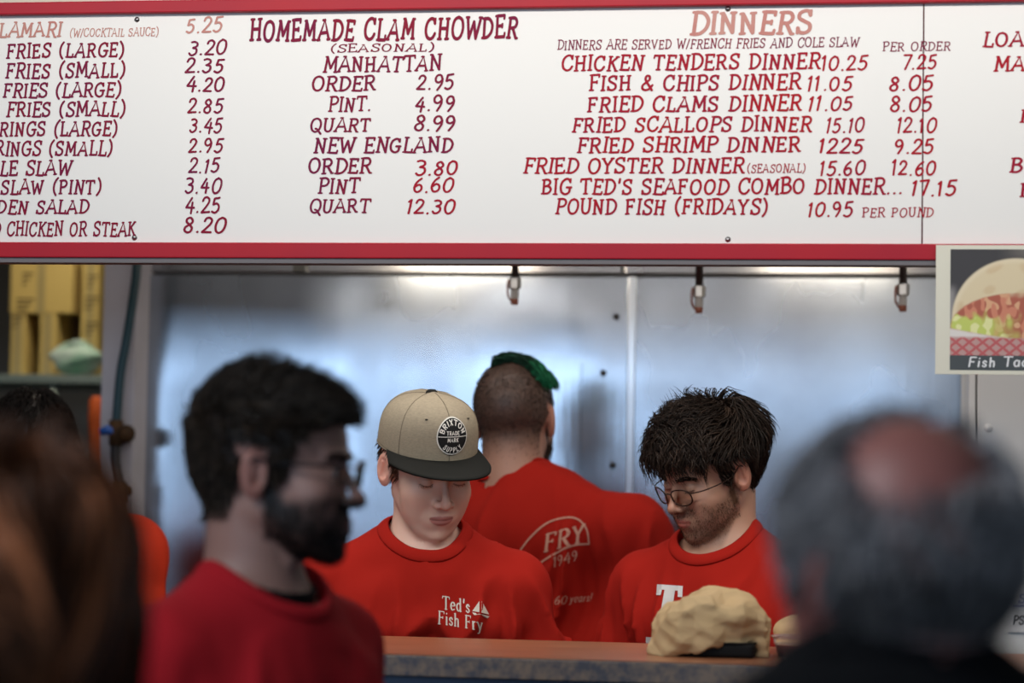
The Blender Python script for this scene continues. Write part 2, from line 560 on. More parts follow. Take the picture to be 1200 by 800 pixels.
    V2, Q2 = nets(trousers, np.arange(-.24, .25, .016), np.arange(-.2, .2, .016), np.arange(0., 1.1, .016))
    mesh('trousers', V2*s, Q2, mat('dark trousers', (.02, .022, .03), .85), root, True)
    for s_ in (-1, 1):
        def shoe(P):
            d = ell(P, (s_*.115, -.035, .028), (.046, .130, .040))
            d = smin(d, ell(P, (s_*.11, .03, .055), (.040, .055, .045)), .03)
            return smax(d, .003-P[:, 2], .002)
        V3, Q3 = nets(shoe, np.arange(-.19, .2, .012), np.arange(-.2, .14, .012), np.arange(-.02, .13, .012))
        V3[:, 2] -= V3[:, 2].min()
        mesh('shoe', V3*s, Q3, mat('black shoe leather', (.015, .015, .015), .5), root, True)
    info = dict(root=root, s=s, Hc=Hc, Hr=Hr, hs=hs, skin=skin, tohead=tohead, J=J, V=V, Q=Q, Qh=Qh, shirt=so, sV=Vs*s, sQ=Qs, body=sk, g=g)
    info['h2l'] = lambda q: (Hc+(np.asarray(q, float)*hs)@Hr.T)
    return info


def sstep(a, b, x): 
    t = np.clip((x-a)/(b-a), 0, 1); return t*t*(3-2*t)


def opts_open(spec): return spec.get('opts', {}).get('open')


def paint_skin(V, Q, spec, skin):
    base = np.array(spec.get('skin', (.52, .30, .22))); n = len(V)
    c = np.tile(base, (n, 1)).astype(float)
    x = np.abs(Q[:, 0]); y = Q[:, 1]; z = Q[:, 2]
    inh = L3(Q) < .19
    def mixc(w, col): 
        w = (w*inh)[:, None]; c[:] = c*(1-w)+np.array(col)*w
    red = base*np.array((1.03, .66, .62))
    mixc(.30*np.exp(-(((x-.042)/.022)**2+((z+.035)/.02)**2+((y+.08)/.03)**2)), red)
    mixc(.5*np.exp(-(((x)/.016)**2+((z+.034)/.014)**2+((y+.112)/.014)**2)), red)
    mixc(.6*sstep(.070, .080, x)*(np.abs(z+.008) < .04)*(np.abs(y-.01) < .035), red)
    zc = -.0670+.0010*np.clip(x/.02, 0, 1.3)**2
    lt = np.sqrt(np.clip(1-(x/.0225)**2, 0, 1)); dz = z-zc
    lipm = (y < -.085)*(lt > 0)*sstep(-.0118, -.0095, dz/np.maximum(lt, .05))*(1-sstep(.0066, .0088, (dz+.22*np.clip(.0035-x, 0, 1))/np.maximum(lt, .05)**.8))
    mixc(.8*lipm, spec.get('lip', base*np.array((.80, .42, .42))))
    mixc(.75*np.exp(-(dz/.0011)**2)*(y < -.085)*(x < .0215), base*np.array((.22, .10, .10)))
    if not opts_open(spec):
        mixc(.85*np.exp(-((z+.0060-.0025*np.clip((x-.031)/.011, -1, 1)**2)/.0011)**2)*(x > .0195)*(x < .0435)*(y < -.078), (.03, .015, .01))
        mixc(.35*np.exp(-((z-.0072)/.0012)**2)*(x > .019)*(x < .044)*(y < -.074), base*.3)
    hc = np.array(spec.get('hair_col', (.03, .02, .015)))
    nz = waves(5, 12, 150, 500)(Q.astype(np.float32))
    bd = spec.get('beard', 0)
    if bd:
        jaw = sstep(-.028, -.050, z-.9*np.clip(y+.03, 0, .05)-.25*np.clip(-y-.05, 0, .03))*(1-sstep(-.012, .004, y))*sstep(-.094, -.084, z+.9*np.clip(-y-.015, 0, .06))
        jaw *= 1-np.exp(-((x/.024)**2+((z+.0665)/.0105)**2))*(y < -.08)
        jaw *= 1-.75*np.exp(-(((x-.045)/.014)**2+((z+.05)/.016)**2))*(y < -.05)
        jaw *= 1-sstep(-.120, -.136, z)
        side = (1-sstep(.003, .008, np.abs(y+.012-.0)))*sstep(.052, .062, x)*(z > -.06)*(z < .03)
        mixc(np.clip(bd*(jaw+side*.9)*(1+.25*nz), 0, .95), np.array(spec.get('beard_col', hc)))
    sp = spec.get('scalp')
    if sp is not None:
        mixc(np.clip(sp(Q)*(1+.06*nz), 0, 1)*(x < .088), hc)
    return np.clip(c, .004, .95)


def grow(sdf, roots, d0, n, seg, field, off=.002, stiff=.6, shell=0):
    P = roots.astype(np.float32).copy(); D = d0/np.maximum(L3(d0), 1e-6)[:, None]
    out = [P.copy()]; e = np.float32(.0015)
    for i in range(n):
        D = D*stiff+field(P, (i+1)/n)*(1-stiff); D /= np.maximum(L3(D), 1e-6)[:, None]
        P = P+D*seg[:, None]
        d = sdf(P); o = off(P, (i+1)/n) if callable(off) else off
        m = d < o
        if shell:
            G = np.stack([sdf(P+np.float32(v))-sdf(P-np.float32(v)) for v in (np.eye(3)*e)], -1)
            G /= np.maximum(L3(G), 1e-6)[:, None]
            P = P+G*((o-d)*np.where(m, 1, shell))[:, None]
        elif m.any():
            Pm = P[m]; G = np.stack([sdf(Pm+np.float32(v))-sdf(Pm-np.float32(v)) for v in (np.eye(3)*e)], -1)
            G /= np.maximum(L3(G), 1e-6)[:, None]
            om = o[m] if hasattr(o, '__len__') else o
            P[m] = Pm+G*(om-d[m])[:, None]
        D = (P-out[-1]); D /= np.maximum(L3(D), 1e-6)[:, None]
        out.append(P.copy())
    return np.stack(out, 1)


def locks(name, paths, r, cols, m, parent, flat=1.0, taper=.9, sides=3, kind=None):
    """paths (N,K,3) -> one mesh of tapered tubes"""
    N, K, _ = paths.shape
    T = np.gradient(paths, axis=1); T /= np.maximum(L3(T), 1e-9)[..., None]
    ref = np.array((.31, .62, .72)); U = np.cross(T, ref); U /= np.maximum(L3(U), 1e-9)[..., None]; W = np.cross(T, U)
    t = np.linspace(0, 1, K); prof = (1-taper*t**2.2)[None, :]*np.asarray(r).reshape(-1, 1)
    a = np.arange(sides)*2*math.pi/sides
    V = paths[:, :, None, :]+prof[..., None, None]*(U[:, :, None, :]*np.cos(a)[:, None]+W[:, :, None, :]*np.sin(a)[:, None]*flat)
    V = V.reshape(-1, 3)
    i = np.arange(N)[:, None, None]*K*sides+np.arange(K-1)[None, :, None]*sides; k = np.arange(sides)[None, None, :]
    a0 = i+k; a1 = i+(k+1) % sides
    F = np.stack([a0, a1, a1+sides, a0+sides], -1).reshape(-1, 4)
    C = np.repeat(cols, K*sides, axis=0)
    return mesh(name, V, F, m, parent, True, C)


def hair(p, name, pick, n, length, nseg, field, off, r, col, cvar=.25, d0=None, stiff=.6, taper=.9, flat=1., gloss=.42, seed=3, parent=None, sides=3, sdf=None, shell=0):
    g = np.random.RandomState(seed)
    Qh = p['Qh']; w = pick(Qh); idx = np.nonzero(w > .02)[0]
    # weight by vertex area (grid spacing varies)
    ch = idx[g.choice(len(idx), n, p=w[idx]/w[idx].sum())] if n <= 10**6 else idx
    Rt = Qh[ch]+g.normal(size=(n, 3))*.0012
    sd = sdf or (lambda P: head_sdf(P, {}))
    e = .0015
    G = np.stack([sd((Rt+v).astype(np.float32))-sd((Rt-v).astype(np.float32)) for v in (np.eye(3)*e)], -1); G /= np.maximum(L3(G), 1e-6)[:, None]
    L = length(Rt)*g.uniform(.75, 1.15, n)
    D0 = (d0(Rt, G) if d0 else G)+g.normal(size=(n, 3))*.12
    P = grow(sd, Rt-G*.001, D0, nseg, (L/nseg).astype(np.float32), lambda P, t: field(P, t, g), off, stiff, shell)
    W = p['h2l'](P.reshape(-1, 3)).reshape(P.shape)*p['s']
    c = (np.array(col)[None, :] if np.ndim(col) == 1 else col(Rt))*np.exp(g.normal(size=(n, 1))*cvar)
    rr = r*g.uniform(.7, 1.2, n)*p['hs']*p['s']
    return locks(name, W, rr, np.clip(c, .002, .95), mat('hair %s' % gloss, rough=gloss+.08, attr=True, **{'Specular IOR Level': .18}), parent or p['root'], flat, taper, sides)


def eyes(p, iris=(.05, .03, .02)):
    b = MB()
    for sx in (-1, 1):
        c = p['h2l'](np.array((sx*.031, -.0765, 0)))*p['s']; r = .0122*p['hs']*p['s']
        v = []; f = []; n = 20
        mv = []; 
        for i in range(n+1):
            th = math.pi*i/n
            for k in range(n):
                a = 2*math.pi*k/n
                q = np.array((math.sin(th)*math.cos(a), -math.cos(th), math.sin(th)*math.sin(a)))
                v.append(c+(p['Hr']@q.astype(np.float32))*r)
        for i in range(n):
            for k in range(n):
                f.append((i*n+k, i*n+(k+1) % n, (i+1)*n+(k+1) % n, (i+1)*n+k))
        th = np.repeat(np.linspace(0, math.pi, n+1), n)
        cols = np.where((th < .22)[:, None], (.005, .005, .005), np.where((th < .5)[:, None], iris, (.6, .57, .54)))
        mesh('eye', v, f, mat('eye', rough=.12, attr=True), p['root'], True, cols)


def glasses(p, w=.026, h=.019, rim=.0011, m=None, z0=-.004, y0=-.112, power=2.6, temple_r=.0013, name='glasses', lean=8):
    L = lambda q: p['h2l'](np.asarray(q))*p['s']
    sc = p['s']*p['hs']
    m = m or mat('dark frame metal', (.03, .02, .02), .3, .6)
    r = MB(); 
    cs = []
    for sx in (-1, 1):
        cx = sx*(w+.0085); pts = []
        for a in np.linspace(0, 2*math.pi, 41):
            ca, sa = math.cos(a), math.sin(a)
            x = cx+w*abs(ca)**(2/power)*np.sign(ca); z = z0+h*abs(sa)**(2/power)*np.sign(sa)
            pts.append((x, y0+abs(x)**2*5.0+(z-z0)*-.12, z))
        cs.append(pts)
        r.tube(L(pts), rim*sc, 6, False)
    r.tube(L([(-.0085, y0+.001, z0+h*.35), (0, y0-.002, z0+h*.5), (.0085, y0+.001, z0+h*.35)]), rim*sc, 6)
    o = r.build(name, m, p['root'], True)
    for sx, pts in zip((-1, 1), cs):
        b = MB(); c = np.mean(pts[:-1], 0); V = [L(c)]+[L(q) for q in pts[:-1]]
        n = len(pts)-1
        b.add(V, [(0, 1+i, 1+(i+1) % n) for i in range(n)])
        b.build('lens', mat_glass(), o)
        t = MB(); xe = sx*(2*w+.0085)
        t.tube(L(spline([(xe, y0+xe*xe*5, z0+h*.45), (sx*.074, y0+.035, z0+h*.5), (sx*.080, -.02, z0+h*.5), (sx*.0835, .004, .012), (sx*.082, .022, -.002), (sx*.079, .030, -.020)], 6)), temple_r*sc, 6)
        t.build('temple', m, o, True)
    return o


def mat_glass():
    if 'lens' in MATS: return MATS['lens']
    m = bpy.data.materials.new('lens'); m.use_nodes = True; nt = m.node_tree; nt.nodes.clear()
    o = nt.nodes.new('ShaderNodeOutputMaterial'); mx = nt.nodes.new('ShaderNodeMixShader')
    t = nt.nodes.new('ShaderNodeBsdfTransparent'); g = nt.nodes.new('ShaderNodeBsdfGlossy'); g.inputs['Roughness'].default_value = .03
    t.inputs[0].default_value = (.93, .95, .96, 1)
    fr = nt.nodes.new('ShaderNodeFresnel'); fr.inputs[0].default_value = 1.6
    nt.links.new(fr.outputs[0], mx.inputs[0]); nt.links.new(t.outputs[0], mx.inputs[1]); nt.links.new(g.outputs[0], mx.inputs[2])
    nt.links.new(mx.outputs[0], o.inputs[0]); MATS['lens'] = m
    return m

# ---------------------------------------------------------------- lettering: hand-drawn stroke alphabet
# width|stroke;stroke...   points x,y in tenths of cap height; '~' smooth curve, '!' serif (left out when plain)
GL = {
'A': "7.4|0,0 3.9,10 7.2,0;1.4,3.4 5.9,3.6;!-.8,0 1,0;!6.2,0 8,.1;!2.6,10 4.2,10",
'B': "6|1,0 1,10;~1,10 3.8,10.1 5.3,8.3 4,5.9 1,5.3;~1,5.3 4.4,5.2 6,2.8 4.3,.3 1,0;!-.2,0 1,0;!-.2,10 1,10",
'C': "6.8|~6.3,7.6 5.4,9.6 3.4,10 1.2,8.2 .4,4.8 1.2,1.5 3.3,0 5.3,.6 6.6,2.6;!6.3,7.4 6.4,10",
'D': "6.8|1.2,0 1.2,10;~1.2,10 4.4,9.6 6.6,6.6 6.2,3 4,.5 1.2,0;!0,0 1.2,0;!0,10 1.2,10",
'E': "5.8|1,0 1,10;1,10 5.4,10;1,5.2 4.2,5.2;1,0 5.7,0;!5.4,10 5.3,8.4;!5.7,0 5.9,1.7;!4.2,6 4.2,4.4;!0,0 1,0;!0,10 1,10",
'F': "5.6|1,0 1,10;1,10 5.5,10;1,5.2 4.2,5.2;!5.5,10 5.4,8.4;!4.2,6 4.2,4.4;!0,10 1,10;!-.1,0 2.2,0",
'G': "7|~6.3,7.8 5.2,9.7 3.4,10 1.2,8.2 .4,4.8 1.2,1.5 3.3,0 5.2,.4 6.2,1.6;6.2,1.6 6.3,4.4;4.2,4.4 7.2,4.4;!6.3,7.6 6.3,10",
'H': "7|1.2,0 1.2,10;6,0 6,10;1.2,5.2 6,5.2;!.1,0 2.3,0;!.1,10 2.3,10;!4.9,0 7.1,0;!4.9,10 7.1,10",
'I': "2.4|1.2,0 1.2,10;!.1,0 2.3,0;!.1,10 2.3,10",
'K': "6.6|1.2,0 1.2,10;5.8,10 1.2,4.6;2.6,6 6,0;!.1,0 2.3,0;!.1,10 2.3,10;!4.9,10 6.7,10;!5.2,0 7,0",
'L': "5.4|1.2,0 1.2,10;1.2,0 5.4,0;!5.4,0 5.5,2.2;!.1,0 1.2,0;!.1,10 2.4,10",
'M': "8.6|1,0 1.6,10;1.6,10 4.4,2.4;4.4,2.4 7.2,10;7.2,10 7.8,0;!0,0 2,0;!.6,10 1.8,10;!7,10 8.3,10;!6.9,0 8.9,0",
'N': "7.2|1.2,0 1.2,10;1.2,10 6,0;6,0 6,10;!.1,0 2.3,0;!.1,10 1.4,10;!4.9,10 7.1,10",
'O': "7.4|~3.8,10 1.5,8.8 .5,5 1.5,1.3 3.7,0 5.9,1.3 6.9,5 6,8.6 3.8,10",
'P': "6|1.2,0 1.2,10;~1.2,10 4.4,10 5.9,7.8 4.6,5.3 1.2,4.7;!.1,0 2.4,0;!.1,10 1.2,10",
'Q': "7.4|~3.8,10 1.5,8.8 .5,5 1.5,1.3 3.7,0 5.9,1.3 6.9,5 6,8.6 3.8,10;~3.6,2.4 5,1.6 7.6,-1.6",
'R': "6.8|1.2,0 1.2,10;~1.2,10 4.4,10 5.8,7.8 4.6,5.4 1.2,4.9;3.4,5 6.2,0;!.1,0 2.4,0;!.1,10 1.2,10;!6.2,0 7.2,0",
'S': "6|~5.4,7.9 4.6,9.7 2.9,10 1,8.9 .9,6.8 3,5.3 5.2,3.7 5.2,1.2 3.2,0 1.1,.6 .4,2.4;!5.4,7.6 5.5,10;!.4,2.6 .3,0",
'T': "6.6|3.4,0 3.4,10;.2,10 6.6,10;!.2,10 0,8.3;!6.6,10 6.8,8.3;!2.2,0 4.6,0",
'U': "7|~1.2,10 1.2,4 1.8,1 3.6,0 5.3,1 6,4 6,10;!.1,10 2.3,10;!4.9,10 7.1,10",
'V': "7|.4,10 3.4,0;3.4,0 6.6,10;!-.4,10 1.4,10;!5.7,10 7.5,10",
'W': "9.6|.6,10 2.6,0;2.6,0 4.9,8;4.9,8 7,0;7,0 9.1,10;!-.3,10 1.6,10;!8.1,10 10,10",
'X': "6.8|.8,10 6,0;6,10 .8,0;!-.1,10 1.7,10;!5.1,10 6.9,10;!-.1,0 1.7,0;!5.1,0 6.9,0",
'Y': "6.6|.5,10 3.3,5;6.2,10 3.3,5;3.3,5 3.3,0;!-.3,10 1.4,10;!5.3,10 7,10;!2.2,0 4.5,0",
'0': "6.8|~3.9,10 1.6,8.4 .6,4.6 1.3,1.2 3.2,0 5.4,1.6 6.4,5.2 5.9,8.7 3.9,10 3.3,9.8",
'1': "3.4|1.6,0 2.2,10;.7,8.4 2.2,10",
'2': "6|~.8,7.6 1.6,9.5 3.6,10 5.2,8.4 4.6,5.8 2.4,2.8 .3,.2;.3,.2 5.8,.4",
'3': "5.8|~.9,9.6 3,10 5,8.9 4.9,6.8 2.4,5.5;~2.4,5.5 4.9,4.7 5.2,2 3.4,.2 1.5,.1 .3,1.4",
'4': "6.4|4,10 .4,3.6;.4,3.6 6.2,3.4;4.7,7 4.3,-.4",
'5': "6|5.6,10 1.9,9.6;1.9,9.6 1.2,5.6;~1.2,5.6 3.6,6.2 5.3,4.4 4.8,1.6 2.6,0 .4,.9",
'6': "6|~4.8,10 2.2,7.6 .6,4 1.2,.9 3.2,0 5.2,1.6 5.2,4.2 3.4,5.4 1,3.8",
'7': "5.6|.6,9.6 5.6,10;5.6,10 2.6,0",
'8': "6|~4.9,8.4 3.4,10 1.4,9 1.4,7 3.4,5.2 5,3 4.3,.6 2.4,0 .6,1.4 1,3.6 3.4,5.3 5,7 4.9,8.4",
'9': "5.8|~5.2,7 4,9.6 2,9.8 .7,8 1,5.8 2.8,4.9 4.8,6.2 5.2,7.2 4.9,4 2.6,-.2",
'&': "7.6|~7,3.6 5.4,1 3,0 .9,1 .8,3.2 2.6,5.2 4.6,7.4 4.2,9.6 2.6,9.8 1.9,8 3,5.6 7.2,0",
'.': "2.2|1,.1 1.3,.3", "'": "2|1,10 .8,7.4", ',': "2|1,.4 .4,-1.8",
'(': "3.6|~3.2,11.4 1.4,8.6 .7,5 1.3,1.4 3,-1.4", ')': "3.6|~.5,11.4 2.2,8.6 2.9,5 2.4,1.4 .7,-1.4",
'/': "3.6|.4,-.6 3.4,10.4", '!': "2.4|1.2,10 1.1,3.2;1.1,.1 1.3,.3",
'a': "4.6|~3.9,5.4 2.2,6.4 .7,5 .5,2.4 1.6,.2 3.2,.8 3.9,2.6;3.9,6 4,.2",
'c': "4.2|~3.8,5 2.4,6.3 .8,5 .5,2.6 1.6,.3 3.9,1.2",
'd': "5.2|~3.9,5 2.4,6.3 .8,5 .5,2.6 1.6,.2 3.2,.6 3.9,2;3.9,10 4,0;!2.9,10 3.9,10;!4,0 4.9,.1",
'e': "4.6|~.7,3.4 3.9,3.8 3.4,5.9 2.1,6.3 .8,5 .5,2.6 1.6,.2 3.9,1",
'h': "5.4|1.1,0 1.1,10;~1.1,4.4 2.4,6.2 3.8,5.6 4.2,3.6 4.2,0;!.3,10 1.1,10;!.3,0 1.9,0;!3.4,0 5,0",
'i': "2.4|1.2,0 1.2,6;1.1,8.8 1.3,9;!.4,6 1.2,6;!.4,0 2,0",
'n': "5.2|1.1,0 1.1,6;~1.1,4.4 2.4,6.2 3.8,5.6 4.2,3.6 4.2,0;!.3,0 1.9,0;!3.4,0 5,0",
'o': "4.8|~2.4,6.2 .9,5 .5,3 1.1,.8 2.4,0 3.8,.9 4.3,3.1 3.8,5.2 2.4,6.2",
'r': "3.8|1.1,0 1.1,6;~1.1,4 2,5.8 3.4,6;!.3,6 1.1,6;!.3,0 2.1,0",
's': "3.8|~3.2,5 2,6.3 .7,5.2 1,3.8 2.8,2.5 3.1,1 1.9,0 .4,1.1",
't': "3.2|~1.4,8.4 1.3,2 1.8,.2 3,.6;.2,6 2.8,6",
'y': "4.8|.5,6 2.4,.6;~4.2,6 2.4,.4 1.6,-2.2 .2,-2.8;!-.2,6 1.2,6;!3.4,6 5,6",
}


def glyph_strokes(ch, serif):
    w, st = GL[ch].split('|'); out = []
    for q in st.split(';'):
        sm = q[0] == '~'; se = q[0] == '!'
        if se and not serif: continue
        pts = [tuple(float(v) for v in t.split(',')) for t in q.lstrip('~!').split()]
        out.append((spline(pts, 5) if sm else np.array(pts), se))
    return float(w), out


LAYER = []
def ribbon(pts, hw, V, F, caps=True):
    P = np.array(pts, float)
    if len(P) < 2: return
    T = np.gradient(P, axis=0); T /= np.maximum(np.linalg.norm(T, axis=1), 1e-9)[:, None]
    h = np.full(len(P), hw) if np.isscalar(hw) else np.array(hw)
    # round ends
    P = np.vstack([P[0]-T[0]*h[0]*.8, P, P[-1]+T[-1]*h[-1]*.8]); T = np.vstack([T[0], T, T[-1]])
    h = np.concatenate([[h[0]*.55], h, [h[-1]*.55]])
    N = np.stack([-T[:, 1], T[:, 0]], -1); n = len(V)
    LAYER.append((len(V), len(V)+2*len(P)))
    for p, q, r_ in zip(P, N, h): V.append(p+q*r_); V.append(p-q*r_)
    for i in range(len(P)-1): F.append((n+2*i, n+2*i+1, n+2*i+3, n+2*i+2))


def line_art(text, serif=True, weight=.62, jitter=.3, contrast=.0, seed=0, gap=1.7, dense=0):
    """flat text in units of a tenth of the cap height; returns verts, faces, width"""
    g = random.Random(seed+len(text)*7); V = []; F = []; x = 0.0; LAYER.clear()
    for ch in text:
        if ch == ' ': x += 5.2 if not text[0].isdigit() else 1.2; continue
        w, st = glyph_strokes(ch, serif)
        a = g.uniform(-.04, .04)*jitter*3; dy = g.uniform(-.6, .6)*jitter; k = 1+g.uniform(-.06, .06)*jitter*2
        for pts, se in st:
            q = np.array(pts, float)
            if len(q) == 2 and dense: q = q[0]+np.linspace(0, 1, dense+1)[:, None]*(q[1]-q[0])
            if contrast:
                T = np.gradient(q, axis=0); T /= np.maximum(np.linalg.norm(T, axis=1), 1e-9)[:, None]
                hw = weight*(1-contrast*(1-np.abs(T[:, 1])**1.2))
                if se: hw = np.full(len(q), weight*.45)
            else: hw = weight*(.8 if se else 1)
            q = np.stack([q[:, 0]*math.cos(a)-q[:, 1]*math.sin(a), q[:, 0]*math.sin(a)+q[:, 1]*math.cos(a)], -1)*k
            q += (x, dy)
            ribbon(q, hw, V, F)
        x += w+gap
    return np.array(V), F, x-gap


def layers(n):
    a = np.zeros(n)
    for k, (i, j) in enumerate(LAYER):
        if j <= n: a[i:j] = k % 13+np.linspace(0, .6, j-i)
    return a


def project(info, V3, F, direction, name, m, parent, lift=.0012):
    """press flat lettering (world points) onto a garment along a direction"""
    root = info['root']; inv = root.matrix_basis.inverted()
    key = id(parent)
    bvh = info.setdefault('bvh', {}).get(key)
    if bvh is None:
        me = parent.data
        bvh = BVHTree.FromPolygons([v.co for v in me.vertices], [p.vertices for p in me.polygons]); info['bvh'][key] = bvh
    rt = root.matrix_basis
    d = (inv.to_3x3() @ Vector(direction)).normalized(); out = []; keep = []; lay = layers(len(V3))
    for p, k_ in zip(V3, lay):
        q = inv @ Vector(p); hit = bvh.ray_cast(q-d*.6, d)
        keep.append(hit[0] is not None)
        out.append(tuple(hit[0]+hit[1]*(lift+k_*2e-5)) if hit[0] is not None else (0, 0, 0))
    F = [f for f in F if all(keep[i] for i in f) and max((Vector(out[f[0]])-Vector(out[i])).length for i in f) < .10]
    return mesh(name, out, F, m, parent)

# ---------------------------------------------------------------- the room
YB = 3.85            # plane of the menu board
YS = 5.40            # steel wall of the kitchen
def st(o): o['kind'] = 'structure'; return o
paint = mat('cream wall paint', (.62, .57, .47), .8, var=(3, .25, (.55, .50, .40), (1, 1, 1)))
grey_wall = mat('grey wall paint', (.16, .16, .16), .8)
tile = mat('floor tile', (.10, .09, .085), .5, var=(2, .6, (.06, .055, .05), (1, 1, 1)))
st(MB().box((-5.6, -4.6, -.1), (3.4, 7.6, 0)).build('floor', tile))
st(MB().box((-5.6, -4.6, 2.75), (3.4, 7.6, 2.85)).build('ceiling', mat('ceiling board', (.42, .41, .38), .9)))
st(MB().box((-5.7, -4.6, 0), (-5.6, 7.6, 2.8)).build('wall_left', grey_wall))
st(MB().box((3.4, -4.6, 0), (3.5, 7.6, 2.8)).build('wall_right', grey_wall))
w = MB(); X = [-5.6, -5.35, -3.65, -3.45, -1.75, -1.55, .15, .35, 2.05, 3.4]
w.box((-5.6, -4.6, 0), (3.4, -4.5, 1.58)); w.box((-5.6, -4.6, 2.42), (3.4, -4.5, 2.8))
for a, b in ((0, 1), (2, 3), (4, 5), (6, 7), (8, 9)): w.box((X[a], -4.6, 1.58), (X[b], -4.5, 2.42))
st(w.build('wall_rear', mat('blue grey plaster', (.20, .24, .32), .9)))
for i, (a, b) in enumerate(((1, 2), (3, 4), (5, 6), (7, 8))):
    fr = MB()
    for q in ((X[a], 1.58, X[a]+.04, 2.42), (X[b]-.04, 1.58, X[b], 2.42), (X[a]+.04, 1.58, X[b]-.04, 1.62), (X[a]+.04, 2.38, X[b]-.04, 2.42)):
        fr.box((q[0], -4.58, q[1]), (q[2], -4.48, q[3]))
    wn = st(fr.build('window_%d' % (i+1), mat('dark window frame', (.05, .05, .05), .4)))
    MB().box((X[a]+.04, -4.53, 1.62), (X[b]-.04, -4.52, 2.38)).build('pane', mat_glass(), wn)
st(MB().box((-5.6, 7.5, 0), (3.4, 7.6, 2.8)).build('wall_back', grey_wall))
# header over the board, parapet under the ledge
zt = at_y(600, 11, YB)[2]; ztop = at_y(20, 4.5, YB)[2]; zr = at_y(600, 285.5, YB)[2]; zb = at_y(600, 304, YB)[2]
st(MB().box((-5.6, YB+.02, ztop+.002), (3.4, YB+.14, 2.75)).build('wall_header', paint))
st(MB().box((-5.6, YB+.031, zb), (3.4, YB+.05, ztop+.002)).build('trim_1', mat('grey soffit', (.34, .33, .34), .5)))
z0 = at_y(600, 770, 3.52)[2]
yb_ = 3.52*(1.5-z0)/(1.5-at_y(600, 749, 3.52)[2])
zl = at_y(600, 796, 3.52)[2]
st(MB().box((-5.6, 3.60, 0), (3.4, 3.80, zl-.003)).build('wall_counter', mat('blue laminate', (.10, .17, .30), .45)))
# ledge
ledge = MB().box((-2.3, 3.52, zl), (2.6, yb_, z0-.0015)).build('serving_ledge', mat('speckled laminate', (.075, .075, .095), .5, var=(70, 1, (.23, .17, .13), (1, 1, 1))), bevel=.002)
tag(ledge, 'long serving ledge with brown wood-look top and dark speckled edge', 'counter')
wood = mat('brown laminate top', (.40, .17, .085), .28, var=(7, .9, (.27, .10, .05), (1, 9, 1)), bump=(60, .1, .001, (1, 8, 1)))
MB().box((-2.3, 3.521, z0-.0014), (2.6, yb_-.001, z0)).build('ledge_top', wood, ledge)

# ---------------------------------------------------------------- steel wall
xl, xr, xm = at_y(157, 450, YS)[0], at_y(1137, 450, YS)[0], at_y(740, 450, YS)[0]
zj = at_y(600, 323.5, YS)[2]
def steel_mat(name, col, rough, seed):
    m = bpy.data.materials.new(name); m.use_nodes = True; nt = m.node_tree; b = nt.nodes['Principled BSDF']
    b.inputs['Metallic'].default_value = 1.0
    tc = nt.nodes.new('ShaderNodeTexCoord')
    def nz(sc, st_, det=3):
        mp = nt.nodes.new('ShaderNodeMapping'); mp.inputs['Scale'].default_value = st_; mp.inputs['Location'].default_value = (seed, seed*2, seed)
        n = nt.nodes.new('ShaderNodeTexNoise'); n.inputs['Scale'].default_value = sc; n.inputs['Detail'].default_value = det
        nt.links.new(tc.outputs['Object'], mp.inputs[0]); nt.links.new(mp.outputs[0], n.inputs['Vector']); return n.outputs['Fac']
    def rng(s, a, b_):
        r = nt.nodes.new('ShaderNodeMapRange'); r.interpolation_type = 'SMOOTHSTEP'; r.inputs['From Min'].default_value = .3; r.inputs['From Max'].default_value = .7
        r.inputs['To Min'].default_value = a; r.inputs['To Max'].default_value = b_; nt.links.new(s, r.inputs['Value']); return r.outputs[0]
    mx = nt.nodes.new('ShaderNodeMix'); mx.data_type = 'RGBA'
    mx.inputs['A'].default_value = (*col, 1); mx.inputs['B'].default_value = (col[0]*.62, col[1]*.60, col[2]*.60, 1)
    nt.links.new(rng(nz(2.2, (1, 1, 1.3), 5), 0, .8), mx.inputs['Factor']); nt.links.new(mx.outputs['Result'], b.inputs['Base Color'])
    nt.links.new(rng(nz(3, (1, 1, .6)), rough-.05, rough+.08), b.inputs['Roughness'])
    bp = nt.nodes.new('ShaderNodeBump'); bp.inputs['Strength'].default_value = 1; bp.inputs['Distance'].default_value = .006
    nt.links.new(nz(2.6, (1.0, 1, .8), 1.5), bp.inputs['Height'])
    bp2 = nt.nodes.new('ShaderNodeBump'); bp2.inputs['Strength'].default_value = .35; bp2.inputs['Distance'].default_value = .0006
    nt.links.new(nz(90, (1, 1, .04)), bp2.inputs['Height']); nt.links.new(bp.outputs[0], bp2.inputs['Normal'])
    nt.links.new(bp2.outputs[0], b.inputs['Normal'])
    return m
steel = steel_mat('brushed steel', (.42, .475, .55), .23, 3.1)
steel2 = steel_mat('brushed steel hood', (.42, .44, .48), .3, 7.7)
wk = st(MB().box((xl-.02, YS+.03, 0), (xr+.9, YS+.12, 2.75)).build('wall_kitchen', grey_wall))
for a, b in ((xl, xm-.004), (xm+.004, xr)):
    MB().box((a, YS, .05), (b, YS+.03, zj)).build('steel_panel', steel, wk, bevel=.002)
for a, b in ((xl, at_y(728, 310, YS)[0]), (at_y(732, 310, YS)[0], xr)):
    MB().box((a, YS+.008, zj+.008), (b, YS+.03, 2.74)).build('upper_panel', steel2, wk, bevel=.002)
MB().box((xm-.010, YS-.006, .05), (xm+.008, YS, zj)).build('joint_strip', mat('joint strip steel', (.66, .72, .80), .32, 1), wk, bevel=.002)
for hx, h0, h1 in ((680, 425, 556), (664, 527, 560), (1010, 330, 352)):
    a_ = at_y(hx, h1, YS); b_ = at_y(hx, h0, YS)
    MB().box((a_[0], YS-.0006, a_[2]), (a_[0]+.0016, YS, b_[2])).build('scratch', mat('dark scratch', (.05, .055, .07), .6), wk)
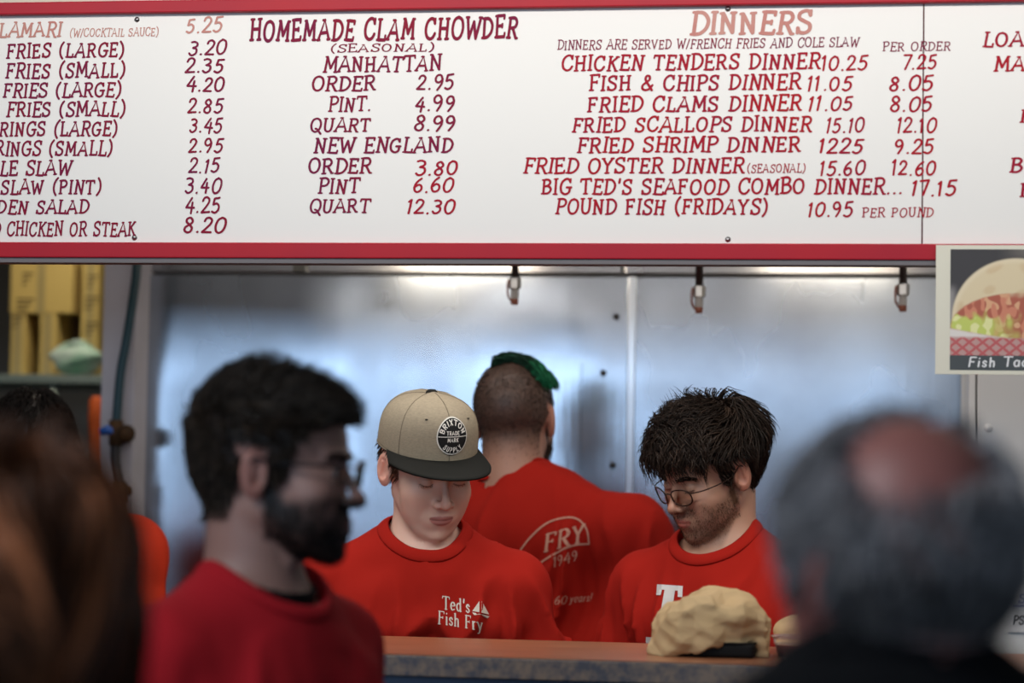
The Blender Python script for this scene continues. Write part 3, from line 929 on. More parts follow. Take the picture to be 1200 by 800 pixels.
MB().box((xl-.008, YS-.012, .05), (xl+.014, YS, zj)).build('edge_strip', mat('steel edge highlight', (.9, .93, .97), .5, .4), wk, bevel=.004)  # highlight along the edge put into a pale colour
sw = mat('dark rivet', (.03, .03, .035), .5, .6)
for px, py in ((707, 437), (718, 545), (722, 371)):
    c = at_y(px, py, YS)
    MB().lathe([(0, -.004), (.005, -.0035), (.008, 0)], 12, (c[0], YS, c[2]), 'y').build('rivet', sw, wk, True)

# wall end with the hose, to the left of the steel
wl0 = at_y(119, 450, 5.3)[0]; wl1 = at_y(157, 450, 5.3)[0]
lav = mat('pale painted wall end', (.52, .52, .60), .6, var=(5, .5, (.38, .36, .36), (1, 1, 1)))
st(MB().box((wl0, 5.30, 0), (wl1, 5.52, 2.75)).build('wall_end', lav))
hose = empty('water_hose', (wl0, 5.27, 0)); tag(hose, 'dark teal hose with a blue valve running down the pale wall end', 'hose')
def rel(p, o): return tuple(np.array(p)-np.array(o.location))
def q(px, py, Y): return at_y(px, py, Y)
hp = spline([q(161, 290, 5.26), q(160, 318, 5.26), q(156, 350, 5.26), q(148, 400, 5.26), q(141, 440, 5.26), q(136, 500, 5.26)], 6)
MB().tube([rel(p, hose) for p in hp], .0105, 12).build('tube', mat('teal rubber', (.008, .042, .058), .4), hose, True)
hp = spline([q(136, 515, 5.26), q(135, 540, 5.26), q(139, 575, 5.26), q(141, 640, 5.26), q(141, 760, 5.26)], 6)
MB().tube([rel(p, hose) for p in hp], .0115, 12).build('lower_tube', mat('black rubber', (.012, .012, .014), .5), hose, True)
rust = mat('rusty brass', (.03, .02, .014), .7, .2, var=(40, 1, (.10, .05, .02), (1, 1, 1)))
b = MB().tube([rel(q(136, 492, 5.26), hose), rel(q(136, 522, 5.26), hose)], .017, 8).tube([rel(q(133, 508, 5.26), hose), rel(q(150, 508, 5.285), hose)], .014, 8).tube([rel(q(148, 508, 5.25), hose), rel(q(148, 508, 5.30), hose)], .021, 10)
b.build('valve_body', rust, hose, True)
b = MB().tube([rel(q(135, 506, 5.25), hose), rel(q(127, 503, 5.25), hose), rel(q(118, 506, 5.25), hose)], [.006, .012, .009], 8)
b.build('valve_handle', mat('blue plastic', (.03, .12, .45), .4), hose, True)
b = MB().tube([rel(q(139, 565, 5.26), hose), rel(q(139, 590, 5.26), hose)], .018, 8).tube([rel(q(138, 578, 5.27), hose), rel(q(150, 575, 5.30), hose)], .012, 8)
b.build('pipe_fitting', rust, hose, True)

# white metal door / panel on the right
wx = at_y(1138, 450, 4.75)[0]
white = mat('white enamel', (.74, .74, .72), .5, bump=(120, .25, .0012, (1, 1, 1)))
fr = empty('tall_cabinet', (wx, 4.75, 0)); tag(fr, 'tall pale grey metal cabinet at the right end of the steel wall', 'cabinet')
MB().box((.012, 0, 0), (1.0, .55, 2.2)).build('side_panel', white, fr, bevel=.003)
MB().box((-.004, .012, 0), (.009, .55, 2.2)).build('edge_post', white, fr, bevel=.002)
for px, py in ((1158, 502), (1160, 618)):
    c = at_y(px, py, 4.75)
    MB().lathe([(0, -.006), (.006, -.0045), (.009, 0)], 14, rel((c[0], 4.75, c[2]), fr), 'y').build('screw', white, fr, True)
# notice taped on the cabinet
c0 = at_y(1180, 688, 4.75); c1 = at_y(1262, 742, 4.75)
nt_ = MB().box((c0[0], 4.744, c1[2]), (c1[0], 4.747, c0[2])).build('paper_notice', mat('white paper', (.7, .7, .7), .7))
tag(nt_, 'white notice with a blue line taped to the pale cabinet', 'notice')
inkb = mat('blue ink', (.02, .06, .35), .6)
def flat_text(text, x0, x1, ytop, ybot, Y, m, parent, serif=True, weight=.62, name='lettering', off=.0, **kw):
    V, F, W = line_art(text, serif, weight, **kw)
    mx = (x0+x1)/2
    X0, X1 = at_y(x0, (ytop+ybot)/2, Y)[0], at_y(x1, (ytop+ybot)/2, Y)[0]
    Z0, Z1 = at_y(mx, ybot, Y)[2], at_y(mx, ytop, Y)[2]
    P = np.stack([X0+(V[:, 0]+.10*(V[:, 1]-5))/W*(X1-X0), Y-off-layers(len(V))*2.5e-5, Z0+V[:, 1]/10*(Z1-Z0)], -1)
    if parent.type == 'EMPTY': P = P-np.array(parent.location)
    return mesh(name, P, F, m, parent)
flat_text('SSS', 1193, 1220, 696, 706, 4.744, inkb, nt_, off=.0006, name='scribble')
l = at_y(1186, 709, 4.744); r_ = at_y(1250, 711, 4.744)
MB().box((l[0], 4.7425, l[2]-.001), (r_[0], 4.744, l[2]+.001)).build('ruled_line', inkb, nt_)
flat_text('PS', 1187, 1200, 721, 731, 4.744, mat('black ink', (.02, .02, .02), .6), nt_, False, .9, off=.0006)

# ---------------------------------------------------------------- fire nozzles under the hood
ns = mat('nozzle steel', (.5, .5, .5), .3, 1); nb_ = mat('white nozzle body', (.6, .6, .58), .35, .3); nc = mat('brown nozzle cap', (.22, .06, .03), .5); npd = mat('dark pipe', (.11, .09, .085), .4, .8)
for px, ye, lab in ((603, 357, 'leftmost hood nozzle hanging above the man with green hair'), (819, 367, 'middle hood nozzle hanging above the curly haired man'), (1058, 365, 'rightmost hood nozzle hanging beside the food poster')):
    Y = 4.92; c = at_y(px, ye, Y); n = empty('hood_nozzle', c); tag(n, lab, 'nozzle', None)
    MB().tube([(0, 0, .045), (0, 0, 2.75-c[2])], .0080, 10).build('pipe', npd, n, True)
    MB().lathe([(0, 0), (.0068, 0), (.0078, .004), (.0078, .013), (.006, .014)], 14).build('cap', nc, n, True)
    MB().lathe([(.0075, .012), (.0085, .014), (.0085, .030), (.0095, .032)], 14).build('tip', nb_, n, True)
    MB().lathe([(.0095, .032), (.0128, .034), (.0128, .054), (.0095, .057), (.0, .057)], 6).build('hex_body', ns, n)
    pts = [(-.013, 0, .052), (-.0155, 0, .04), (-.0145, 0, .02), (-.008, 0, .008)]
    MB().tube(pts, .0022, 6).build('clip', nc, n, True)
pw = empty('hood_cable', (0, YB+.058, 2.0)); tag(pw, 'thin dark cable sagging along under the menu board', 'cable')
YC = YB+.056
pts = spline([q(842, 296, YC), q(870, 306, YC), q(940, 307, YC), q(1010, 309, YC), q(1050, 311, YC), q(1100, 309, YC), q(1160, 290, YC)], 6)
MB().tube([rel(p, pw) for p in pts], .0018, 6).build('wire', npd, pw, True)
br = MB().box(tuple(q(343, 318, 4.9)), tuple(q(357, 318, 4.9)+np.array((0, .04, .74)))).build('hood_bracket', mat('dull bracket', (.10, .10, .09), .5, .5))
tag(br, 'small dull metal hanger bar above the bearded man', 'bracket')
for hx, lb in ((-1.01, 'small hood lamp above the capped boy, behind the board'), (-0.15, 'small hood lamp above the curly haired man, behind the board')):
    lamp = empty('hood_lamp', (hx, 5.14, 2.07)); tag(lamp, lb, 'lamp')
    MB().box((-.17, -.03, 0), (.17, .03, .03)).tube([(0, 0, .03), (0, 0, .68)], .012, 8).build('shade', ns, lamp)

# ---------------------------------------------------------------- menu board
XL, XR = at_y(-260, 200, YB)[0], at_y(1500, 200, YB)[0]
xs_ = at_y(1081.5, 150, YB)[0]
board = empty('menu_board', (XL, YB, zb)); tag(board, 'long white menu board with red frame and hand-painted red prices', 'sign')
bw = mat('white board paint', (.81, .80, .765), .45, bump=(30, .1, .0006, (1, 1, 1)))
redf = mat('red frame paint', (.42, .010, .022), .5, var=(6, .5, (.33, .01, .03), (1, 1, 1)), **{'Specular IOR Level': .25})
def B(name, a, b, m, bev=.0): return MB().box(rel(a, board), rel(b, board)).build(name, m, board, bevel=bev)
B('board_panel', (XL, YB, zr), (xs_-.0012, YB+.02, zt), bw)
B('board_panel', (xs_+.0012, YB, zr), (XR, YB+.02, zt), bw)
B('seam', (xs_-.0012, YB+.004, zr), (xs_+.0012, YB+.018, zt), mat('seam', (.12, .03, .03), .8))
B('frame_rail', (XL, YB-.014, zb), (XR, YB+.03, zr), redf, .002)
B('frame_rail', (XL, YB-.014, zt), (XR, YB+.03, ztop), redf, .002)
B('lower_lip', (XL, YB-.010, zb-.008), (XR, YB+.03, zb), mat('grey lip', (.17, .16, .17), .6))
for px, py in ((160.5, 23), (157.5, 278.5), (853, 10.5), (853, 280.5)):
    c = at_y(px, py, YB); c = rel((c[0], YB, c[2]), board)
    s_ = MB().lathe([(0, -.0035), (.003, -.0030), (.0048, 0)], 12, c, 'y').build('screw', mat('screw steel', (.35, .35, .36), .35, 1), board, True)
ink = mat('dark red lettering', (.40, .007, .016), .5, var=(9, .7, (.28, .008, .04), (1, 1, 1)), **{'Specular IOR Level': .1})
ink2 = mat('red lettering with blue reflection', (.25, .008, .030), .5, var=(9, .7, (.14, .008, .06), (1, 1, 1)), **{'Specular IOR Level': .1})  # bluish reflection on the left columns put into the ink colour
pale_ink = mat('pale red lettering', (.46, .14, .11), .5, var=(14, .8, (.52, .25, .20), (1, 1, 1)))  # paler, less saturated red for the top lines
LT = [("CALAMARI", -27, 72, 27, 43, 3), ("(W/COCKTAIL SAUCE)", 82, 186, 33.5, 42.5, 3), ("5.25", 219, 260, 21.5, 38, 3),
 ("FRIES (LARGE)", 9, 146, 51, 67, 2), ("3.20", 222, 265, 48, 64, 2), ("FRIES (SMALL)", 8, 147, 74.5, 91, 2), ("2.35", 218, 262, 69, 85, 2),
 ("FRIES (LARGE)", 5, 142, 98, 113.5, 2), ("4.20", 219, 263, 91, 107, 2), ("FRIES (SMALL)", 9, 147, 120, 136, 2), ("2.85", 221, 261, 116, 132, 2),
 ("RINGS (LARGE)", 0, 138, 143, 159, 2), ("3.45", 223, 260, 139, 155, 2), ("RINGS (SMALL)", -5, 132, 166, 182, 2), ("2.95", 222, 261, 162, 178, 2),
 ("COLE SLAW", -26, 83, 189, 205, 2), ("2.15", 222, 257, 186, 202, 2), ("SLAW (PINT)", 2, 119, 211, 227, 2), ("3.40", 218, 259, 209, 226, 2),
 ("GARDEN SALAD", -42, 104, 235, 250, 2), ("4.25", 218, 258, 232, 249, 2), ("D CHICKEN OR STEAK", -8, 159, 260.5, 276, 2), ("8.20", 216, 264, 255, 272, 2),
 ("HOMEMADE CLAM CHOWDER", 294, 607, 22, 46, 2), ("(SEASONAL)", 388, 509, 51.5, 60.5, 2), ("MANHATTAN", 380, 517, 66.5, 83.5, 2),
 ("ORDER", 366, 440, 90, 106, 2), ("2.95", 489, 532, 88, 105, 2), ("PINT.", 386, 435, 114, 130, 2), ("4.99", 487, 532, 113, 130, 2),
 ("QUART", 364, 434, 139, 154, 2), ("8.99", 486, 533, 136.5, 153, 2), ("NEW ENGLAND", 369, 531, 162, 178.5, 2), ("ORDER", 362, 435, 186.5, 203, 2), ("3.80", 488, 537, 189, 205, 1),
 ("PINT", 374, 421, 209.5, 226, 2), ("6.60", 485, 531, 209, 225, 1), ("QUART", 363, 433, 234, 249, 2), ("12.30", 477, 533, 234, 250, 1),
 ("DINNERS", 811, 951, 14.5, 39, 3), ("DINNERS ARE SERVED W/FRENCH FRIES AND COLE SLAW", 654, 1006, 46, 56.5, 2), ("PER ORDER", 1035, 1114, 49.5, 59.5, 2),
 ("CHICKEN TENDERS DINNER", 659, 961, 64.5, 81.5, 1), ("10.25", 963, 1016, 66, 82, 1), ("7.25", 1057, 1098, 65, 81, 1),
 ("FISH & CHIPS DINNER", 692, 938, 88.5, 105.5, 1), ("11 .05", 946, 998, 90, 106, 1), ("8.05", 1043, 1093, 89.5, 106, 1),
 ("FRIED CLAMS DINNER", 690, 939, 113, 130, 1), ("11 .05", 947, 999, 113.5, 129.5, 1), ("8.05", 1044, 1092, 113.5, 130, 1),
 ("FRIED SCALLOPS DINNER", 672, 951, 137.5, 154, 1), ("15.10", 968, 1013, 138.5, 155, 1), ("12.10", 1051, 1097, 138.5, 155, 1),
 ("FRIED SHRIMP DINNER", 678, 938, 161.5, 178, 1), ("1225", 960, 1011, 162.5, 179, 1), ("9.25", 1049, 1094, 163.5, 180, 1),
 ("FRIED OYSTER DINNER", 615, 872, 186, 202.5, 1), ("(SEASONAL)", 876, 944, 192.5, 202, 1), ("15.60", 961, 1014, 188.5, 205, 1), ("12.60", 1045, 1097, 188.5, 205, 1),
 ("BIG TED'S SEAFOOD COMBO DINNER...", 636, 1058, 210, 227, 1), ("17.15", 1068, 1120, 212, 229, 1),
 ("POUND FISH (FRIDAYS)", 652, 900, 233.5, 250.5, 1), ("10.95", 947, 999, 237, 253.5, 1), ("PER POUND", 1011, 1094, 243.5, 254, 1),
 ("LOA", 1153, 1199, 38, 54, 1), ("MA", 1166, 1201, 66.5, 83, 1), ("F", 1197, 1209, 128, 143, 1), ("B", 1185, 1198, 185.5, 202, 1), ("F", 1197, 1209, 214.5, 230, 1)]
for i, (t, x0, x1, ya, yb2, c) in enumerate(LT):
    digit = t[0].isdigit(); small = yb2-ya < 11.5; big = yb2-ya > 20
    flat_text(t, x0, x1, ya, yb2, YB, {1: ink, 2: ink2, 3: pale_ink}[c], board, True, .64 if small else .76 if digit else .86 if big else .78,
              'price' if digit else 'lettering', off=.0007, seed=i, jitter=.55)

# ---------------------------------------------------------------- food poster
YP = YB-.024
a = at_y(1097, 287, YP); b = at_y(1097, 438, YP); xr2 = at_y(1299, 360, YP)[0]
poster = empty('food_poster', (a[0], YP, b[2])); tag(poster, 'cream-bordered photo poster of a fish taco below the board', 'poster')
PW, PH = xr2-a[0], a[2]-b[2]
MB().box((0, 0, 0), (PW, .006, PH)).build('backing', mat('cream card', (.74, .72, .60), .6), poster)
def pmap(px, py):
    v = at_y(px, py, YP); return v[0]-a[0], v[2]-b[2]
ix0, iz0 = pmap(1113, 433); ix1 = PW-ix0; _, iz1 = pmap(1113, 292)
zc_ = pmap(1113, 416)[1]
nx, nz_ = 240, 130
gx, gz = np.meshgrid(np.linspace(0, 1, nx), np.linspace(0, 1, nz_), indexing='ij')
# coordinates in photograph pixels of the printed picture
u = 1113+gx*(1283-1113); v = 415-gz*(415-293)
S3 = lambda s, lo, hi: waves(s, 12, lo, hi)(np.stack([u*.01, v*.01, u*0], -1).reshape(-1, 3).astype(np.float32)).reshape(u.shape)
img = np.tile((.035, .028, .026), (nx, nz_, 1)).astype(float)
def blend(wt, col): 
    global img
    img = img*(1-wt[..., None])+np.array(col)*wt[..., None]
blend(sstep(1165, 1210, u)*sstep(310, 296, v)*.5, (.25, .22, .18))
blend(sstep(330, 345, v)*sstep(1125, 1112, u), (.30, .28, .27))
ew = ((u-1192)/76)**2+((v-372)/68)**2
tor = sstep(1.06, .96, ew)
blend(tor, (.72, .60, .38)); blend(tor*sstep(.2, .6, S3(3, 10, 40))*.5, (.60, .42, .22)); blend(tor*sstep(.80, .98, ew)*.6, (.80, .70, .50))
fill = sstep(1.0, .9, ((u-1196)/84)**2+((v-382)/40)**2)*sstep(340, 348, v+.12*np.abs(u-1190)+6*S3(9, 20, 60))
n1, n2 = S3(11, 25, 70), S3(12, 25, 70)
blend(fill, (.42, .10, .05)); blend(fill*sstep(.05, .3, n1), (.62, .22, .12)); blend(fill*sstep(.15, .3, n2)*sstep(.55, .2, n1), (.70, .38, .20))
low = fill*sstep(364, 372, v+10*n2)*sstep(1200, 1150, u+20*n1)
blend(low, (.55, .62, .12)); blend(low*sstep(.1, .3, S3(14, 25, 60)), (.78, .78, .35))
bk = sstep(391, 394, v-.0009*(u-1190)**2*-1+3*np.sin(u*.03))
blend(bk*1.0, (.52, .30, .27)); st1 = (np.abs(((u+v*1.3) % 16)-8) < 2.4)*1.+(np.abs(((u-v*1.3) % 16)-8) < 2.4)*1.
blend(bk*np.clip(st1, 0, 1)*.8, (.50, .045, .05)); blend(bk*sstep(396, 392, v)*1., (.75, .70, .65))
V = np.stack([ix0+gx*(ix1-ix0), np.full_like(gx, -.0008), zc_+gz*(iz1-zc_)], -1).reshape(-1, 3)
I = np.arange(nx*nz_).reshape(nx, nz_)
F = np.stack([I[:-1, :-1], I[1:, :-1], I[1:, 1:], I[:-1, 1:]], -1).reshape(-1, 4)
mesh('printed_photo', V, F, mat('poster print', rough=.4, attr=True), poster, False, np.clip(img, 0, 1).reshape(-1, 3))
MB().box((ix0, -.0008, iz0), (ix1, .0002, zc_)).build('caption_band', mat('dark caption', (.055, .06, .058), .4), poster)
flat_text('Fish', 1135, 1167, 418.5, 429.5, YP, mat('white print', (.8, .8, .8), .5), poster, False, .75, 'caption', off=.0015)
flat_text('Tacos', 1176, 1222, 418.5, 429.5, YP, mat('white print'), poster, False, .75, 'caption', off=.0015)

# ---------------------------------------------------------------- store room on the left
YR = 6.3
zs = at_y(60, 441, YR)[2]
xa = -3.4; xb = at_y(117, 440, YR)[0]+.10
sh = empty('shelf_rack', (xa, YR, 0)); tag(sh, 'grey metal shelf rack in the store room, left of the hose', 'shelf')
gm = mat('pale green rack metal', (.20, .24, .21), .5, .3)
for zz in (zs, zs-.55, .25): MB().box((0, -.15, zz-.024), (xb-xa, .40, zz-.0008)).build('shelf_board', gm, sh, bevel=.002)
for X_ in (.02, xb-xa-.02):
    for Y_ in (-.135, .38):
        MB().tube([(X_, Y_, 0), (X_, Y_, 2.3)], .012, 8).build('rack_post', gm, sh, True)
pm = at_y(82, 450, YR)[0]-xa
MB().tube([(pm, -.13, .25), (pm, -.13, zs-.02)], .014, 8).build('rack_post', gm, sh, True)
kraft = mat('yellow kraft carton', (.60, .44, .15), .75, var=(9, .3, (.50, .36, .11), (1, 1, 1)))
brown = mat('brown carton', (.20, .11, .05), .8)
pr = mat('carton print', (.16, .12, .05), .8)
def carton(x0, x1, y0, y1, yy, dep, m, lab, z_=None, marks=(), yp=None):
    A_ = at_y(x0, y1, yy); B_ = at_y(x1, y0, yy); zlo = zs if z_ is None else z_
    o = empty('carton', (A_[0], yy, zlo)); tag(o, lab, 'box', 'yellow cartons on the store room shelf')
    W_, H_ = B_[0]-A_[0], B_[2]-zlo
    MB().box((0, 0, 0), (W_, dep, H_)).build('carton_body', m, o, bevel=.003)
    MB().box((W_/2-.012, -.0008, 0), (W_/2+.012, 0, H_)).build('tape', mat('carton tape', (.40, .31, .13), .35), o)
    for mx, my, mw in marks:
        c_ = at_y(mx, my, yy); 
        g_ = MB()
        for k in range(3):
            g_.box((c_[0]-A_[0]-mw/2, -.0016, c_[2]-zlo-k*.014), (c_[0]-A_[0]+mw/2-.01*k, -.0008, c_[2]-zlo-k*.014+.006))
        g_.build('print_block', pr, o)
    return o
zu = at_y(45, 367, 6.26)[2]
carton(11, 30, 367, 437, 6.26, .13, kraft, 'narrow yellow carton standing at the left of the store room shelf', marks=((22, 372, .03),))
carton(45, 66, 367, 437, 6.26, .13, kraft, 'narrow yellow carton standing second from left on the shelf')
carton(11, 86, 292, 367, 6.26, .13, kraft, 'wide yellow carton lying on top of the two narrow ones', zu, ((33, 322, .03), (30, 352, .05)))
carton(93, 117, 296, 437, 6.26, .13, kraft, 'tall yellow printed carton at the right end of the shelf', None, ((109, 325, .03), (108, 350, .04), (108, 380, .04)))
carton(66, 93, 366, 437, 6.41, .15, brown, 'brown carton set back between the yellow ones')
def crease(P, seed, lo, hi, n=4):
    g = np.random.RandomState(seed); o = 0
    for _ in range(n):
        k = g.normal(size=3); k *= g.uniform(lo, hi)/np.linalg.norm(k)
        o = o+np.abs(np.arcsin(np.sin(P@k.astype(np.float32)+g.uniform(0, 6.28))))
    return o/n
def crumple(name, c, r, seed, m, lab, cat, amp=.012):
    tw = waves(seed, 7, 20, 60); tw2 = waves(seed+1, 7, 60, 130)
    def f(P):
        d = ell(P, (0, 0, r[2]), r)
        w = crease(P, seed, 30, 60, 3)-.5; w2 = crease(P, seed+5, 80, 130, 2)-.5
        return smax(d+amp*w+amp*.4*w2, -P[:, 2], .003)
    V_, Q_ = nets(f, *[np.arange(-k-.02, k+.03, .006) for k in (r[0], r[1])], np.arange(-.01, 2*r[2]+.03, .006))
    V_[:, 2] -= V_[:, 2].min()
    o = mesh(name, V_, Q_, m, None, True); o.location = c; tag(o, lab, cat); return o
cb = at_y(90, 441, YR-.09); wp = mat('white plastic film', (.62, .66, .64), .4, var=(6, 1, (.05, .30, .14), (1, 1, 1)))
crumple('plastic_bag', (cb[0], YR-.094, zs), (.075, .046, .052), 4, wp, 'white and green crumpled plastic bag on the shelf edge', 'bag', .016)
cb = at_y(93, 520, YR); crumple('plastic_bag', (cb[0], YR+.1, zs-.55), (.05, .05, .19), 9, mat('white bag', (.6, .62, .62), .5), 'small white bag glimpsed on the lower shelf', 'bag')
a_ = at_y(104, 600, 5.95); b_ = at_y(119, 464, 5.95)
ob = MB(); ob.tube([(0, 0, .0), (0, 0, b_[2]-.06), (0, 0, b_[2]-.01), (0, 0, b_[2])], [.021, .021, .018, .008], 12)
o = ob.build('orange_pole', mat('orange plastic', (.42, .07, .012), .6), None, True); o.location = ((a_[0]+b_[0])/2+.0, 5.95, 0)
tag(o, 'upright orange plastic pole standing in front of the shelf rack', 'pole')

# ---------------------------------------------------------------- hair masks
def zline(x, y, lowback=-.068, front=.064):
    return np.interp(y, [-.10, -.07, -.052, -.040, -.030, -.012, -.008, .018, .030, .045, .11], [front, front-.004, front-.02, .028, -.016, -.016, .022, .022, -.012, lowback+.01, lowback])
def scalp(Q, lowback=-.068, front=.064, soft=.004):
    x = np.abs(Q[:, 0]); y = Q[:, 1]; z = Q[:, 2]; zl_ = zline(x, y, lowback, front)
    ear = (x > .0755)*(np.abs(z+.008) < .036)*(y > -.014)*(y < .034)
    return sstep(zl_-soft, zl_+soft, z)*(L3(Q) < .16)*(1-ear)
def vecnoise(seed, lo, hi):
    A = [waves(seed+i, 8, lo, hi) for i in range(3)]
    return lambda P: np.stack([a(P) for a in A], -1)
def unit(v): return v/np.maximum(L3(v), 1e-6)[:, None]
CROWN = np.float32((0, .055, .115))
def outw(P): return unit(P-CROWN*np.float32((1, 1, .75)))
def brow_hair(p, col, n=260, seed=3, r=.0007):
    for sd_ in (-1, 1):
        def pick(Q):
            x = Q[:, 0]*sd_; return ((x > .013)*(x < .050)*(np.abs(Q[:, 2]-(.0185+.10*np.clip(x-.013, 0, .022)-.25*np.clip(x-.038, 0, .02))) < .0032)*(Q[:, 1] < -.05)).astype(float)
        hair(p, 'eyebrow', pick, n//2, lambda Q: np.full(len(Q), .009), 3, lambda P, t, g: np.stack([np.sign(P[:, 0])*1., P[:, 0]*0, P[:, 0]*0+.12], -1), .0006, r, col, .2, lambda Q, G: G*.4+np.stack([np.sign(Q[:, 0]), Q[:, 0]*0, Q[:, 0]*0], -1), seed=seed)
def lashes(p, col=(.02, .012, .01), n=70):
    for sd_ in (-1, 1):
        def pick(Q):
            x = Q[:, 0]*sd_; return ((x > .020)*(x < .043)*(np.abs(Q[:, 2]+.0055) < .0016)*(Q[:, 1] < -.08)).astype(float)
        hair(p, 'eyelashes', pick, n//2, lambda Q: np.full(len(Q), .0055), 3, lambda P, t, g: np.stack([np.sign(P[:, 0])*.25, P[:, 0]*0-1, P[:, 0]*0-.7], -1), .0003, .00022, col, .1, lambda Q, G: np.tile((0, -1, -.9), (len(Q), 1)), seed=8)
def beard_hair(p, col, n=2600, L=.008, r=.00045, seed=6, thick=1.0, gloss=.42):
    def pick(Q):
        x = np.abs(Q[:, 0]); y = Q[:, 1]; z = Q[:, 2]
        m = sstep(-.034, -.054, z-.9*np.clip(y+.03, 0, .05)-.25*np.clip(-y-.05, 0, .03))*(y < -.002)*(z > -.122)*(z > -.088-.9*np.clip(-y-.015, 0, .06))
        m *= 1-np.exp(-((x/.024)**2+((z+.0665)/.0105)**2))*(y < -.08)*.97
        m *= 1-.8*np.exp(-(((x-.045)/.014)**2+((z+.05)/.016)**2))*(y < -.05)
        m += (np.abs(y+.015) < .008)*(x > .055)*(z > -.06)*(z < .02)*.6
        return np.clip(m, 0, 1)*(L3(Q) < .155)
    hair(p, 'beard', pick, n, lambda Q: np.full(len(Q), L), 3, lambda P, t, g: np.tile((0, -.25, -1.), (len(P), 1)).astype(np.float32), .0008, r, col, .3, lambda Q, G: G*.7*thick+np.array((0, -.1, -.6)), seed=seed, gloss=gloss)

red = mat('red jersey', (.37, .013, .007), .9, bump=(800, .3, .0005, (1, 1, 1)), **{'Specular IOR Level': .15})
redp = mat('red jersey cool lit', (.46, .012, .020), .9, bump=(800, .3, .0005, (1, 1, 1)), **{'Specular IOR Level': .2})  # pinkish cast of the cool light put into the shirt colour
redo = mat('red jersey warm lit', (.55, .035, .010), .85, bump=(800, .3, .0005, (1, 1, 1)))  # warm kitchen light put into the red of this shirt
pale = mat('pale print', (.74, .66, .56), .7)
dim = mat('faint cream print', (.60, .33, .24), .7)

def px_flat(info, V2, F, d, m, name, parent, lift=.0012):
    P = [at_d(x, y, d) for x, y in V2]
    c = np.mean(P, 0); dr = c-CAM
    return project(info, P, F, dr/np.linalg.norm(dr), name, m, parent, lift)
def px_text(info, text, x, y, cap_px, slope, d, m, name='print', serif=True, weight=.75, contrast=.5, sx=1.0, slant=0, lift=.0012, arc=0, dense=2):
    V, F, W = line_art(text, serif, weight, .0, contrast, dense=dense, gap=1.3)
    k = cap_px/10; u = V[:, 0]*k*sx+V[:, 1]*k*slant; w_ = V[:, 1]*k
    yy = y+u*slope-w_+arc*(u-u.mean())**2
    return px_flat(info, np.stack([x+u+w_*slope*0, yy], -1), F, d, m, name, info['shirt'], lift)

# ================================================================ boy in the cap
boy = person('person', 'boy in a grey flat-brim cap and red shirt looking down at the ledge', dict(
    at=(500, 545, 4.24), yaw=14, head=(21, -3, 18), lean=9, hoff=(0, -.035, .150), seed=3, shirt=red, skin=(.78, .50, .39), lip=(.45, .13, .12),
    hair_col=(.05, .025, .012), res=.0021, opts={'jaw': .92}, neck_r=.050, folds=.026, hsize=1.03, build=1.02, collar=.070, rib=.020,
    scalp=lambda Q: scalp(Q, -.06)*.7))
hair(boy, 'hair', lambda Q: scalp(Q, -.062)*(Q[:, 2] < .055), 1500, lambda Q: np.full(len(Q), .016), 4,
     lambda P, t, g: np.tile((0, .3, -1.), (len(P), 1)).astype(np.float32), .0012, .0009, (.045, .022, .011), .3)
brow_hair(boy, (.08, .045, .025)); lashes(boy, (.03, .018, .012))

